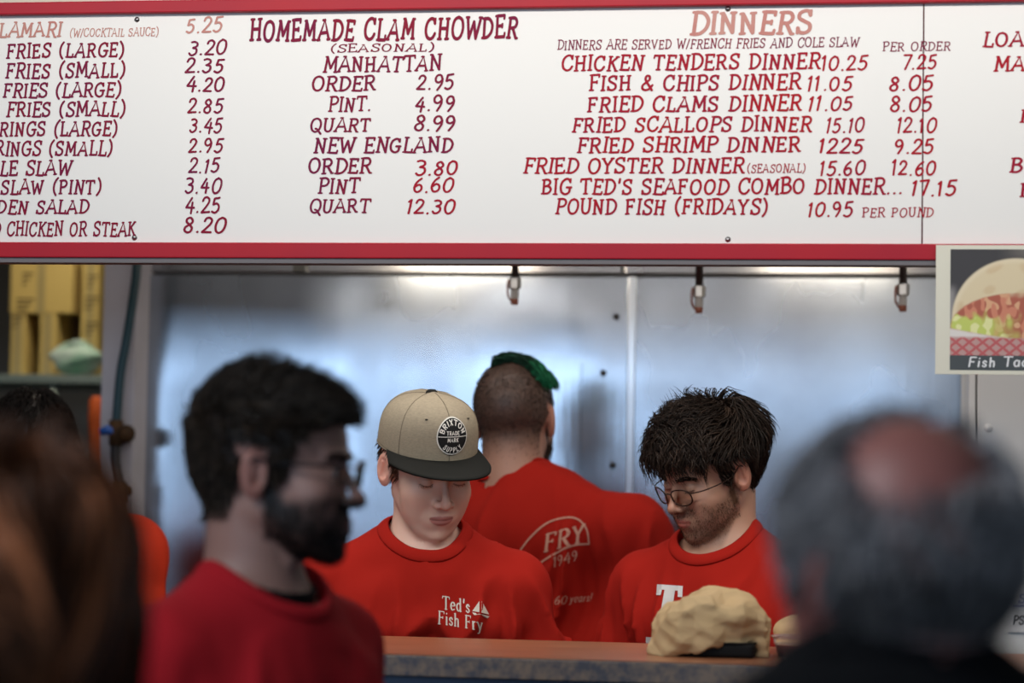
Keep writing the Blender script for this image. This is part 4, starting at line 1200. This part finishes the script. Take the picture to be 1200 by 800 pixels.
def make_cap(p):
    L = lambda q_: p['h2l'](np.asarray(q_))*p['s']
    tweed = mat('grey tan cap wool', (.33, .28, .20), .9, var=(180, .55, (.24, .20, .145), (1, 1, 2.4)), bump=(500, .4, .0006, (1, 1, 1)))
    blk = mat('dark olive brim', (.009, .0095, .008), .75, bump=(600, .3, .0005, (1, 1, 1)))
    rz = rot(0, 0, 0); til = rot(-4, 0, 0)
    NA, NT = 96, 26
    def surf(a, t):
        ca, sa = math.cos(a), math.sin(a)
        fr = max(0, -sa)                           # front panels stand up
        H = .098+.006*fr
        rr = (1-t**(3.0+1.6*fr))**(1/2.4) if t < 1 else 0
        x = .0885*ca*rr; y = .004+.1085*sa*rr-.0
        pw = .0022*abs(math.sin(3*a+math.pi/2))**.25-.0022   # seams of six panels
        x *= 1+pw*5*(1-t**4); y *= 1+pw*5*(1-t**4)
        z = .036+H*t+.010*fr*(1-t)*-.2
        q_ = np.array((x, y, z)); return til@(rz@q_)
    V = []; 
    for i in range(NT+1):
        t = math.sin(i/NT*math.pi/2) if i else 0
        for k in range(NA): V.append(surf(2*math.pi*k/NA, min(t, 1)))
    F = [(i*NA+k, i*NA+(k+1) % NA, (i+1)*NA+(k+1) % NA, (i+1)*NA+k) for i in range(NT) for k in range(NA)]
    cap_o = mesh('cap', L(V), F, tweed, p['root'], True)
    sf = cap_o.modifiers.new('thick', 'SOLIDIFY'); sf.thickness = .002*p['s']; sf.offset = -1
    # brim: flat shelf with a slight droop at the sides
    V = []; na, nr_ = 40, 8
    for side in (0, 1):
        for j in range(nr_+1):
            for i in range(na+1):
                a = math.pi*(1.06+.88*i/na)
                inn = np.array((.0885*math.cos(a), .004+.1085*math.sin(a)))
                s_ = -math.sin(a); out = np.array((.093*math.cos(a)*1.03, .004+.1085*math.sin(a)-.070*max(s_, 0)**.42))
                q_ = inn+(out-inn)*j/nr_
                z = .040-.012*(j/nr_)-.10*abs(q_[0])**1.5*1.3*(.3+.7*j/nr_)-side*.0035
                V.append(til@(rz@np.array((q_[0], q_[1], z))))
    F = []; n1_ = (nr_+1)*(na+1)
    for j in range(nr_):
        for i in range(na):
            q_ = (j*(na+1)+i, j*(na+1)+i+1, (j+1)*(na+1)+i+1, (j+1)*(na+1)+i)
            F.append(q_); F.append(tuple(n1_+w_ for w_ in q_[::-1]))
    for i in range(na):
        w_ = nr_*(na+1)+i; F.append((w_, w_+1, w_+1+n1_, w_+n1_))
    mesh('brim', L(V), F, blk, cap_o, True)
    tp = til@(rz@np.array((0, .004, .136)))
    bt = MB().lathe([(0, .010), (.006, .0095), (.010, .006), (.011, 0)], 16, tuple(L([tp])[0]-np.array((0, 0, .004))))
    bt.build('button', blk, cap_o, True)
    seam_m = mat('cap seam', (.17, .14, .10), .9)
    for sa in (-90, -30, -150, 30, 150, 90):
        MB().tube(L([surf(R(sa), .999*math.sin(t_*math.pi/2)) for t_ in np.linspace(0, .97, 22)]), .0009, 5).build('seam', seam_m, cap_o, True)
    MB().tube(L([surf(2*math.pi*k_/60, .002)+np.array((0, 0, .001)) for k_ in range(61)]), .0016, 5, False).build('band_edge', seam_m, cap_o, True)
    for sa in (-60, -120):
        e_ = surf(R(sa), .72); MB().lathe([(0, .0012), (.0018, .001), (.0028, 0)], 12, tuple(L([e_*1.006])[0])).build('eyelet', blk, cap_o, True)
    # round patch: disc points wrapped on the front panels
    def wrap(u, v_, lift):
        a = -math.pi/2+u/.100; t = np.clip((.052+v_)/.110, 0, .98)
        q_ = surf(a, t); e = surf(a+.01, t)-surf(a-.01, t); f_ = surf(a, min(t+.01, .99))-surf(a, t-.01)
        n_ = np.cross(e, f_); n_ /= np.linalg.norm(n_); return q_+n_*lift
    u0, v0 = .004, .000
    def disc(r0, r1, lift, m, name):
        V = []; F = []; rings = np.linspace(r0, r1, 6); N_ = 48
        for r_ in rings:
            for k in range(N_):
                a = 2*math.pi*k/N_; V.append(wrap(u0+r_*math.cos(a), v0+r_*math.sin(a), lift))
        for i in range(5):
            for k in range(N_): F.append((i*N_+k, i*N_+(k+1) % N_, (i+1)*N_+(k+1) % N_, (i+1)*N_+k))
        mesh(name, L(V), F, m, cap_o)
    wh = mat('patch thread white', (.72, .70, .64), .8); bk_ = mat('patch black', (.012, .012, .012), .7)
    disc(.0, .0335, .0020, wh, 'patch_border'); disc(.0, .0312, .0026, bk_, 'patch')
    def arc_text(t, r_, ctr, sgn, h):
        V, F, W = line_art(t, False, 1.0, 0, gap=3.0, dense=2); k = h/10
        out = []
        for x, y in V:
            a = ctr+sgn*(W/2-x)*k/r_*1.0
            rr = r_+(y*k if sgn > 0 else -y*k); out.append(wrap(u0+rr*math.cos(a), v0+rr*math.sin(a), .0032))
        mesh('patch_lettering', L(out), F, wh, cap_o)
    arc_text('BRIXTON', .0200, math.pi/2, 1, .0086); arc_text('SUPPLY', .0288, -math.pi/2, -1, .0086)
    def str_text(t, y0, h):
        V, F, W = line_art(t, False, 1.1, 0, gap=2.2, dense=2); k = h/10
        mesh('patch_lettering', L([wrap(u0+(x-W/2)*k, v0+y0+y*k, .0032) for x, y in V]), F, wh, cap_o)
    str_text('TRADE', .0030, .0064); str_text('MARK', -.0094, .0064)
    V = []; 
    ribbon([(-.030+.060*i/20, 0) for i in range(21)], .0007, V, F2 := [])
    mesh('patch_line', L([wrap(u0+x, v0+y, .0032) for x, y in V]), F2, wh, cap_o)
make_cap(boy)
px_text(boy, "Ted's", 518, 713.3, 15, .15, 4.1, pale, sx=.80)
px_text(boy, "Fish Fry", 513.5, 730.3, 14.5, .16, 4.1, pale, sx=.80)
px_flat(boy, [(562.3, 704.5), (554, 716.2), (561.6, 717.4), (564.3, 704.8), (563.5, 717.6), (572.6, 720.3), (553.6, 717.6), (556, 720.8), (570.5, 724.4), (573.3, 722.2), (563, 719.6)],
        [(0, 1, 2), (3, 4, 5), (6, 7, 10), (7, 8, 10), (8, 9, 10)], 4.1, pale, 'sailboat_print', boy['shirt'], .002)

# ================================================================ man with dark wavy hair
wavy = person('person', 'young man with messy dark hair and glasses looking down behind the paper bag', dict(
    at=(833, 550, 4.30), yaw=-22, head=(24, 4, -24), lean=8, hoff=(-.01, -.045, .150), seed=8, shirt=red, skin=(.56, .31, .21), lip=(.46, .12, .10),
    hair_col=(.022, .013, .009), beard=.52, beard_col=(.10, .045, .020), res=.0022, neck_r=.054, folds=.018, collar=.074, rib=.019, scalp=lambda Q: scalp(Q)*.95))
vn = vecnoise(31, 22, 50); vn2 = vecnoise(77, 8, 22)
def curl(P, t, a, k=11):
    ph = vn2(P)[:, 0]*5+vn2(P)[:, 1]*3+t*k; return np.stack([np.cos(ph), .4*np.sin(ph), .5*np.sin(ph*1.0)], -1)*a
def f_wavy(P, t, g):
    v = outw(P)*.8+vn(P)*1.2+vn2(P)*.5+curl(P, t, 1.1, 9); v[:, 2] -= .25+.5*t; v[:, 1] -= .7*(P[:, 1] < .01)*(P[:, 2] > .04); v[:, 1] += 1.0*(P[:, 1] < .03)*(P[:, 2] < .05); return v.astype(np.float32)
gg = np.random.RandomState(4); offs = (.006+.030*gg.rand(4200)).astype(np.float32)
hair(wavy, 'hair', lambda Q: scalp(Q, -.072), 4200, lambda Q: (.030+.045*sstep(.02, .08, Q[:, 2])+.02*(Q[:, 1] > .05))*(1-.72*(Q[:, 2] < .034)*(Q[:, 1] < .035)), 10, f_wavy,
     lambda P, t: offs*(.45+.55*math.sin(min(t*1.8, 1.57)))*(.35+.65*sstep(-.02, .07, P[:, 2])), .0013, (.020, .012, .008), .45, lambda Q, G: G*1.2+np.array((0, -.1, .25)), stiff=.62, gloss=.34, sides=4, shell=.30)
offs3 = (.008+.022*gg.rand(800)).astype(np.float32)
def f_bang(P, t, g):
    v = vn(P)*1.1+curl(P, t, 1.0, 9)+np.array((.1, -.55, -.80)); return v.astype(np.float32)
hair(wavy, 'fringe', lambda Q: scalp(Q)*(Q[:, 1] < -.03)*(Q[:, 2] > .04)*(np.abs(Q[:, 0]) < .062), 800, lambda Q: .064+.014*(Q[:, 0] < 0), 11, f_bang,
     lambda P, t: offs3, .0012, (.018, .011, .008), .35, lambda Q, G: G*.9+np.array((0, -.6, .5)), stiff=.66, gloss=.34, seed=12, sides=4, shell=.2)
hair(wavy, 'stray_locks', lambda Q: scalp(Q)*(Q[:, 2] > .100), 40, lambda Q: np.full(len(Q), .060), 9,
     lambda P, t, g: (vn(P)*.9+np.array((-.1, -.5, .9-2.0*t))).astype(np.float32), .004, .0011, (.02, .012, .008), .2, lambda Q, G: G+np.array((0, 0, .6)), stiff=.75, gloss=.34, seed=5, sides=4)
beard_hair(wavy, (.06, .028, .014), 3600, .0042, .00022)
brow_hair(wavy, (.02, .012, .008), 320, r=.0009); lashes(wavy)
glasses(wavy, w=.0215, h=.0165, rim=.0015, m=mat('dark bronze frame', (.05, .025, .018), .3, .7), z0=-.010, y0=-.111, power=2.5)
blk_t = [((-1, 9), (9, 9), 0), ]
def block(V2, fs, m, name): px_flat(wavy, V2, fs, 4.15, m, name, wavy['shirt'], .0015)
whp = mat('white felt letter', (.66, .64, .62), .8)
def grid_quad(c4, V, F, n=6):
    o_ = len(V); c4 = np.array(c4, float)
    for i in range(n+1):
        for j in range(n+1):
            a_, b_ = i/n, j/n; V.append(tuple((c4[0]*(1-a_)+c4[1]*a_)*(1-b_)+(c4[3]*(1-a_)+c4[2]*a_)*b_))
    for i in range(n):
        for j in range(n): k_ = o_+i*(n+1)+j; F.append((k_, k_+1, k_+n+2, k_+n+1))
V = []; F = []; LAYER.clear()
for c4 in (((770.5, 684), (801, 686), (800.5, 692), (770, 690)), ((770, 690), (776, 690.4), (774.5, 697), (769.5, 697)), ((795, 691.6), (800.5, 692), (800, 699.5), (795, 699)),
           ((779, 690.6), (792, 691.4), (783, 748), (769, 747)), ((757, 747), (790, 748.5), (789, 758), (756.5, 757))): grid_quad(c4, V, F)
block(V, F, whp, 'felt_letter')

# ================================================================ man turned away with green hair
green = person('person', 'man in red shirt turned away with shaved head and green hair strip', dict(
    at=(603, 492, 4.86), yaw=158, head=(6, 3, 18), lean=7, tilt=-2, drop=-.016, neckx=.050, hoff=(.022, -.03, .145), seed=12, shirt=red, skin=(.50, .28, .20), hair_col=(.035, .022, .018),
    beard=.85, res=.003, neck_r=.062, folds=.026, build=1.30, collar=.074, inflate=.020,
    scalp=lambda Q: np.clip(sstep(-.10, -.02, Q[:, 2])*.85, 0, 1)*scalp(Q, -.112, .06, .012)))
hair(green, 'short_hair', lambda Q: scalp(Q, -.105)*sstep(-.11, -.02, Q[:, 2]), 5200, lambda Q: .0035+.002*sstep(0, .08, Q[:, 2]), 2,
     lambda P, t, g: np.tile((0, 0, -1.), (len(P), 1)).astype(np.float32), .0006, .0006, (.030, .020, .016), .25)
vg = vecnoise(51, 25, 60)
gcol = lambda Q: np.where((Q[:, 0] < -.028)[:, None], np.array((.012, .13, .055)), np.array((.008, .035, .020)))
og = (.002+.014*np.random.RandomState(5).rand(1900)).astype(np.float32)
hair(green, 'green_strip', lambda Q: scalp(Q)*(Q[:, 0] < .034)*(Q[:, 0] > -.062)*(Q[:, 2] > .070)*(Q[:, 1] < .062), 1900, lambda Q: .034+.012*(Q[:, 0] < -.01), 7,
     lambda P, t, g: (vg(P)*.9+np.array((-.9, .25, .15-1.3*t))).astype(np.float32), lambda P, t: og, .0013, gcol, .4, lambda Q, G: G+np.array((-.3, .1, .3)), gloss=.45, sides=4, shell=.35)
beard_hair(green, (.04, .02, .012), 900, .012, .0006)
# shirt back print
d_ = 4.72
px_text(green, 'FRY', 638.5, 646, 19, -.27, d_, dim, sx=1.08, weight=.85, slant=.1, dense=4)
V = []; F = []
ribbon(spline([(606, 652), (620, 632), (640, 614), (662, 607), (677, 609), (687, 620), (690, 637)], 6), .9, V, F)
ribbon(spline([(600, 690), (620, 670), (637, 657), (660, 643), (676, 638), (690, 637)], 6), .9, V, F)
px_flat(green, V, F, d_, dim, 'oval_print', green['shirt'])
px_text(green, 'EST.', 604, 681, 9, -.42, d_, dim, sx=.95, weight=.7)
px_text(green, '1949', 648, 664, 11, -.30, d_, dim, sx=1.0, weight=.7)
px_text(green, 'to years!', 648, 707, 9, -.10, d_, dim, sx=.98, weight=.6, serif=False, slant=.25) if False else px_text(green, '60', 650, 708, 9, -.08, d_, dim, serif=False, slant=.2, weight=.7)
px_text(green, 'years!', 667, 705.5, 9, -.06, d_, dim, sx=.95, weight=.6, serif=False, slant=.25)

# ================================================================ bearded man in profile
prof = person('person', 'bearded man with glasses in profile, nearest red shirt before the ledge', dict(
    at=(322, 549, 2.84), yaw=66, head=(2, 0, 26), lean=4, hoff=(0, -.030, .158), seed=21, shirt=redp, skin=(.38, .21, .17), hair_col=(.015, .010, .008), lip=(.33, .11, .11),
    beard=.92, opts={'open': 1, 'jaw': 1.03, 'apple': 1}, res=.0025, neck_r=.060, folds=.014, collar=.079, scalp=lambda Q: scalp(Q)*.97, arms={1: ((.235, .02, .14), (.20, -.16, -.06)), -1: ((-.235, .02, .14), (-.20, -.16, -.06))}))
eyes(prof)
vp = vecnoise(91, 30, 75); op = (.002+.009*gg.rand(6500)).astype(np.float32)
def f_prof(P, t, g):
    v = vp(P)*.7+np.array((.05, -.7, .15))*sstep(.02, .08, P[:, 2])[:, None]+np.array((0, .15, -.9))*(1-sstep(.02, .08, P[:, 2]))[:, None]; return v.astype(np.float32)
hair(prof, 'hair', lambda Q: scalp(Q), 6500, lambda Q: .014+.022*sstep(.02, .08, Q[:, 2]), 6, f_prof,
     lambda P, t: op*(.4+.6*sstep(.0, .08, P[:, 2])), .0012, (.030, .020, .014), .55, lambda Q, G: G+np.array((0, -.3, .2)), gloss=.30, sides=3)
hair(prof, 'quiff', lambda Q: scalp(Q)*(Q[:, 1] < -.05)*(Q[:, 2] > .05), 800, lambda Q: np.full(len(Q), .026), 6,
     lambda P, t, g: (vp(P)*.6+np.array((.0, -.35, .55-.3*t))).astype(np.float32), .008, .0012, (.05, .032, .02), .5, lambda Q, G: G+np.array((0, -.2, .9)), gloss=.30, seed=9, shell=.2)
beard_hair(prof, (.009, .006, .005), 3600, .0055, .0005, thick=.6, gloss=.8)
brow_hair(prof, (.012, .008, .006), 360, r=.0010)
glasses(prof, w=.026, h=.0165, rim=.0012, m=mat('black frame metal', (.015, .015, .018), .3, .6), z0=-.001, y0=-.113, power=4, temple_r=.0018)
tee_j = prof['J']
def under(P):
    nk = tee_j['neck']; d = np.abs(cap(P, nk+np.array((0, .0, -.05)), nk+np.array((0, -.014, .028)), .071, .069))-.003
    return smax(smax(d, P[:, 2]-(nk[2]+.028+.34*(P[:, 1]-nk[1])), .003), (nk[2]-.09)-P[:, 2], .003)
nk = tee_j['neck']; V, Q_ = nets(under, *[np.arange(nk[i]-.1, nk[i]+.1, .004) for i in range(3)])
mesh('undershirt', V*prof['s'], Q_, mat('black cotton', (.006, .006, .007), .9), prof['root'], True)

# ================================================================ old man, foreground right
bald = lambda Q: 1-np.clip(1.9*np.exp(-((Q[:, 0]-.016)**2*.7+(Q[:, 1]-.074)**2+(Q[:, 2]-.094)**2)/.055**2), 0, .995)
jk = mat('black jacket cloth', (.003, .003, .004), .95)
old = person('person', 'grey-haired balding man in dark jacket seen from behind, foreground right', dict(
    at=(1052, 668, 1.74), yaw=182, head=(6, 0, 28), lean=10, hoff=(0, -.03, .116), seed=33, shirt=jk, jacket=True, sleeve=1.0, skin=(.33, .12, .10), hair_col=(.16, .15, .15),
    res=.004, sres=.010, neck_r=.060, collar=.072, rib=.034, folds=.010, inflate=.03, scalp=lambda Q: scalp(Q)*.5*bald(Q)))
vo = vecnoise(17, 20, 60); oo = (.003+.013*gg.rand(3600)).astype(np.float32)
def f_old(P, t, g):
    v = outw(P)+vo(P)*.6; v[:, 2] -= .3; return v.astype(np.float32)
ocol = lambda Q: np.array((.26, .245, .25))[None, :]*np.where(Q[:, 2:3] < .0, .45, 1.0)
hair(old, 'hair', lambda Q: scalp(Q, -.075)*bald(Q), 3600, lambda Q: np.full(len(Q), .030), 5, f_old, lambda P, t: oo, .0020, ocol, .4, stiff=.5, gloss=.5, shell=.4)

# ================================================================ woman, foreground left
lady = person('person', 'long-haired brunette person seen from behind, foreground left edge', dict(
    at=(2, 730, 1.72), yaw=200, head=(4, 0, 5), lean=4, hoff=(0, -.02, .155), seed=44, shirt=mat('black coat', (.004, .004, .005), .95), jacket=True, sleeve=1.0, skin=(.4, .22, .16), hair_col=(.05, .025, .015),
    res=.0045, sres=.010, collar=.074, folds=.010, inflate=.02, scalp=lambda Q: scalp(Q)))
vl = vecnoise(61, 18, 44); ol = (.004+.024*gg.rand(2600)).astype(np.float32)
def f_lady(P, t, g):
    v = outw(P)*(1-t)*.8+vl(P)*.75; v[:, 2] -= .9*t+.25; return v.astype(np.float32)
full = lambda P: (np.minimum(lady['skin'](lady['h2l'](P).astype(np.float32))-.030, 9)+.030*(P[:, 2] > -.10)).astype(np.float32)
gl = np.random.RandomState(8)
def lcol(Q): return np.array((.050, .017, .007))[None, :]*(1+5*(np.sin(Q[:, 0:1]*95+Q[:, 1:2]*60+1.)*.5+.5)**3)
hair(lady, 'hair', lambda Q: scalp(Q, -.07), 2600, lambda Q: .40+.0*Q[:, 0], 22, f_lady, lambda P, t: ol*(.5+.5*min(1, t*4)), .0030, lcol, .45, stiff=.6, gloss=.36, taper=.6, sdf=full, shell=.3)

# ================================================================ worker at the far left
far = person('person', 'dark-haired worker in warm-lit red shirt mostly hidden behind the long-haired person', dict(
    at=(36, 530, 4.75), yaw=188, head=(14, 0, 10), lean=6, build=1.32, hoff=(0, -.05, .115), seed=52, shirt=redo, skin=(.5, .3, .22), hair_col=(.015, .01, .008), res=.0045, sres=.009, folds=.008, scalp=lambda Q: scalp(Q)))
of = (.002+.012*gg.rand(2500)).astype(np.float32)
hair(far, 'hair', lambda Q: scalp(Q), 2500, lambda Q: np.full(len(Q), .03), 5, f_old, lambda P, t: of, .0016, (.010, .007, .006), .3, shell=.6, stiff=.3, gloss=.6)

# ================================================================ food on the ledge
bc = at_y(838, 768, 3.66); bc[2] = z0
tray = empty('takeout_tray', (bc[0], 3.68, z0)); tag(tray, 'black takeout tray under the crumpled brown paper bag', 'tray')
def trf(P):
    q_ = np.abs(P-np.float32((0, 0, .012)))-np.float32((.056, .046, .006)); return L3(np.maximum(q_, 0))+np.minimum(q_.max(-1), 0)-.005
V, Q_ = nets(trf, np.arange(-.08, .081, .004), np.arange(-.07, .071, .004), np.arange(-.006, .04, .0026)); V[:, 2] -= V[:, 2].min()
mesh('tray_body', V, Q_, mat('black tray plastic', (.004, .004, .004), .6), tray, True)
rim_ = MB(); rp = [(.061*math.copysign(abs(math.cos(a))**.35, math.cos(a)), .051*math.copysign(abs(math.sin(a))**.35, math.sin(a)), .0215) for a in np.linspace(0, 2*math.pi, 61)]
rim_.tube(rp, .0022, 6, False).build('tray_rim', mat('black tray plastic'), tray, True)
bag_m = mat('brown kraft paper', (.60, .43, .235), .8, var=(14, .5, (.52, .36, .18), (1, 1, 1)), bump=(260, .15, .0005, (1, 1, 1)))
nt = bag_m.node_tree; bs = nt.nodes['Principled BSDF']
vo_ = nt.nodes.new('ShaderNodeTexVoronoi'); vo_.inputs['Scale'].default_value = 28
tc_ = nt.nodes.new('ShaderNodeTexCoord'); nz_t = nt.nodes.new('ShaderNodeVectorMath'); nz_t.operation = 'MULTIPLY'; nz_t.inputs[1].default_value = (.7, 1, 1.3)
nt.links.new(tc_.outputs['Object'], nz_t.inputs[0]); nt.links.new(nz_t.outputs[0], vo_.inputs['Vector'])
bp_ = nt.nodes.new('ShaderNodeBump'); bp_.inputs['Strength'].default_value = .7; bp_.inputs['Distance'].default_value = .010
nt.links.new(vo_.outputs['Distance'], bp_.inputs['Height']); nt.links.new(bp_.outputs[0], bs.inputs['Normal'])
def bagf(P):
    x, y, z = P[:, 0], P[:, 1], P[:, 2]
    top = .086+.018*np.clip((x+.03)/.09, -1.2, 1)-1.1*np.clip(x-.052, 0, 1)-.30*np.clip(-x-.060, 0, 1)
    q_ = np.stack([x/.090, y/.068, (z-.040)/np.maximum(top-.040, .02)], -1)
    up = (np.abs(q_)**3.0).sum(-1)**(1/3.0)
    q2 = np.stack([x/.090, y/.068, (z-.040)/.058], -1); dn = (np.abs(q2)**3.2).sum(-1)**(1/3.2)
    d = (np.where(z > .040, up, dn)-1)*.045
    d = d+.020*crease(P, 71, 22, 40, 3)+.007*crease(P, 75, 50, 80, 3)+.003*crease(P, 73, 110, 170, 2)-.0210
    pd = np.full(len(P), -9, np.float32); gb = np.random.RandomState(29); Pc = P-np.float32((.004, 0, .048))
    for _ in range(34):
        n_ = gb.normal(size=3); n_[2] = abs(n_[2])*1.1-.25; n_ /= np.linalg.norm(n_)
        h_ = math.sqrt((.093*n_[0])**2+(.068*n_[1])**2+(.050*n_[2])**2)*gb.uniform(.95, 1.10)+.012*n_[0]*n_[2]
        pd = np.maximum(pd, Pc@n_.astype(np.float32)-h_)
    d = smax(d-.007, pd+.008*crease(P, 75, 40, 80, 2)+.003*crease(P, 78, 100, 150, 2)-.008, .0012)
    hemz = .004+.008*np.sin(x*48+1.2)-.5*np.clip(-x-.055, 0, .03)+.004*np.sin(x*130)
    inner = ell(P, (0, .0, .01), (.078, .060, .040))
    return smax(smax(d, hemz-z, .002), -inner, .002)*.8
V, Q_ = nets(bagf, np.arange(-.125, .126, .0025), np.arange(-.09, .091, .003), np.arange(-.02, .13, .0025))
V[:, 2] = np.maximum(V[:, 2], .0006)
bag = mesh('paper_bag', V, Q_, bag_m, None, False); bag.location = (at_y(829, 768, 3.66)[0], 3.685, z0)
bag.data.shade_smooth()
tag(bag, 'crumpled brown paper bag draped over the black tray on the ledge', 'bag')
c = at_y(929, 770, 3.72)
cup = empty('sauce_cup', (c[0], 3.72, z0)); tag(cup, 'small clear cup of red sauce right of the paper bag', 'cup')
MB().lathe([(0, .001), (.022, .001), (.0275, .018), (.0, .018)], 28).build('sauce', mat('red sauce', (.30, .03, .015), .3), cup, True)
MB().lathe([(0, 0), (.023, 0), (.030, .026), (.033, .028), (.033, .031), (.029, .030), (.0285, .026)], 28).build('cup_body', mat('clear plastic', (.85, .75, .72), .15, **{'Transmission Weight': .8, 'IOR': 1.3}), cup, True)
w2 = crumple('paper_wrap', (at_y(936, 740, 3.86)[0], 3.84, z0), (.045, .035, .032), 19, bag_m, 'folded brown paper wrap behind the sauce cup', 'wrapper', .010)
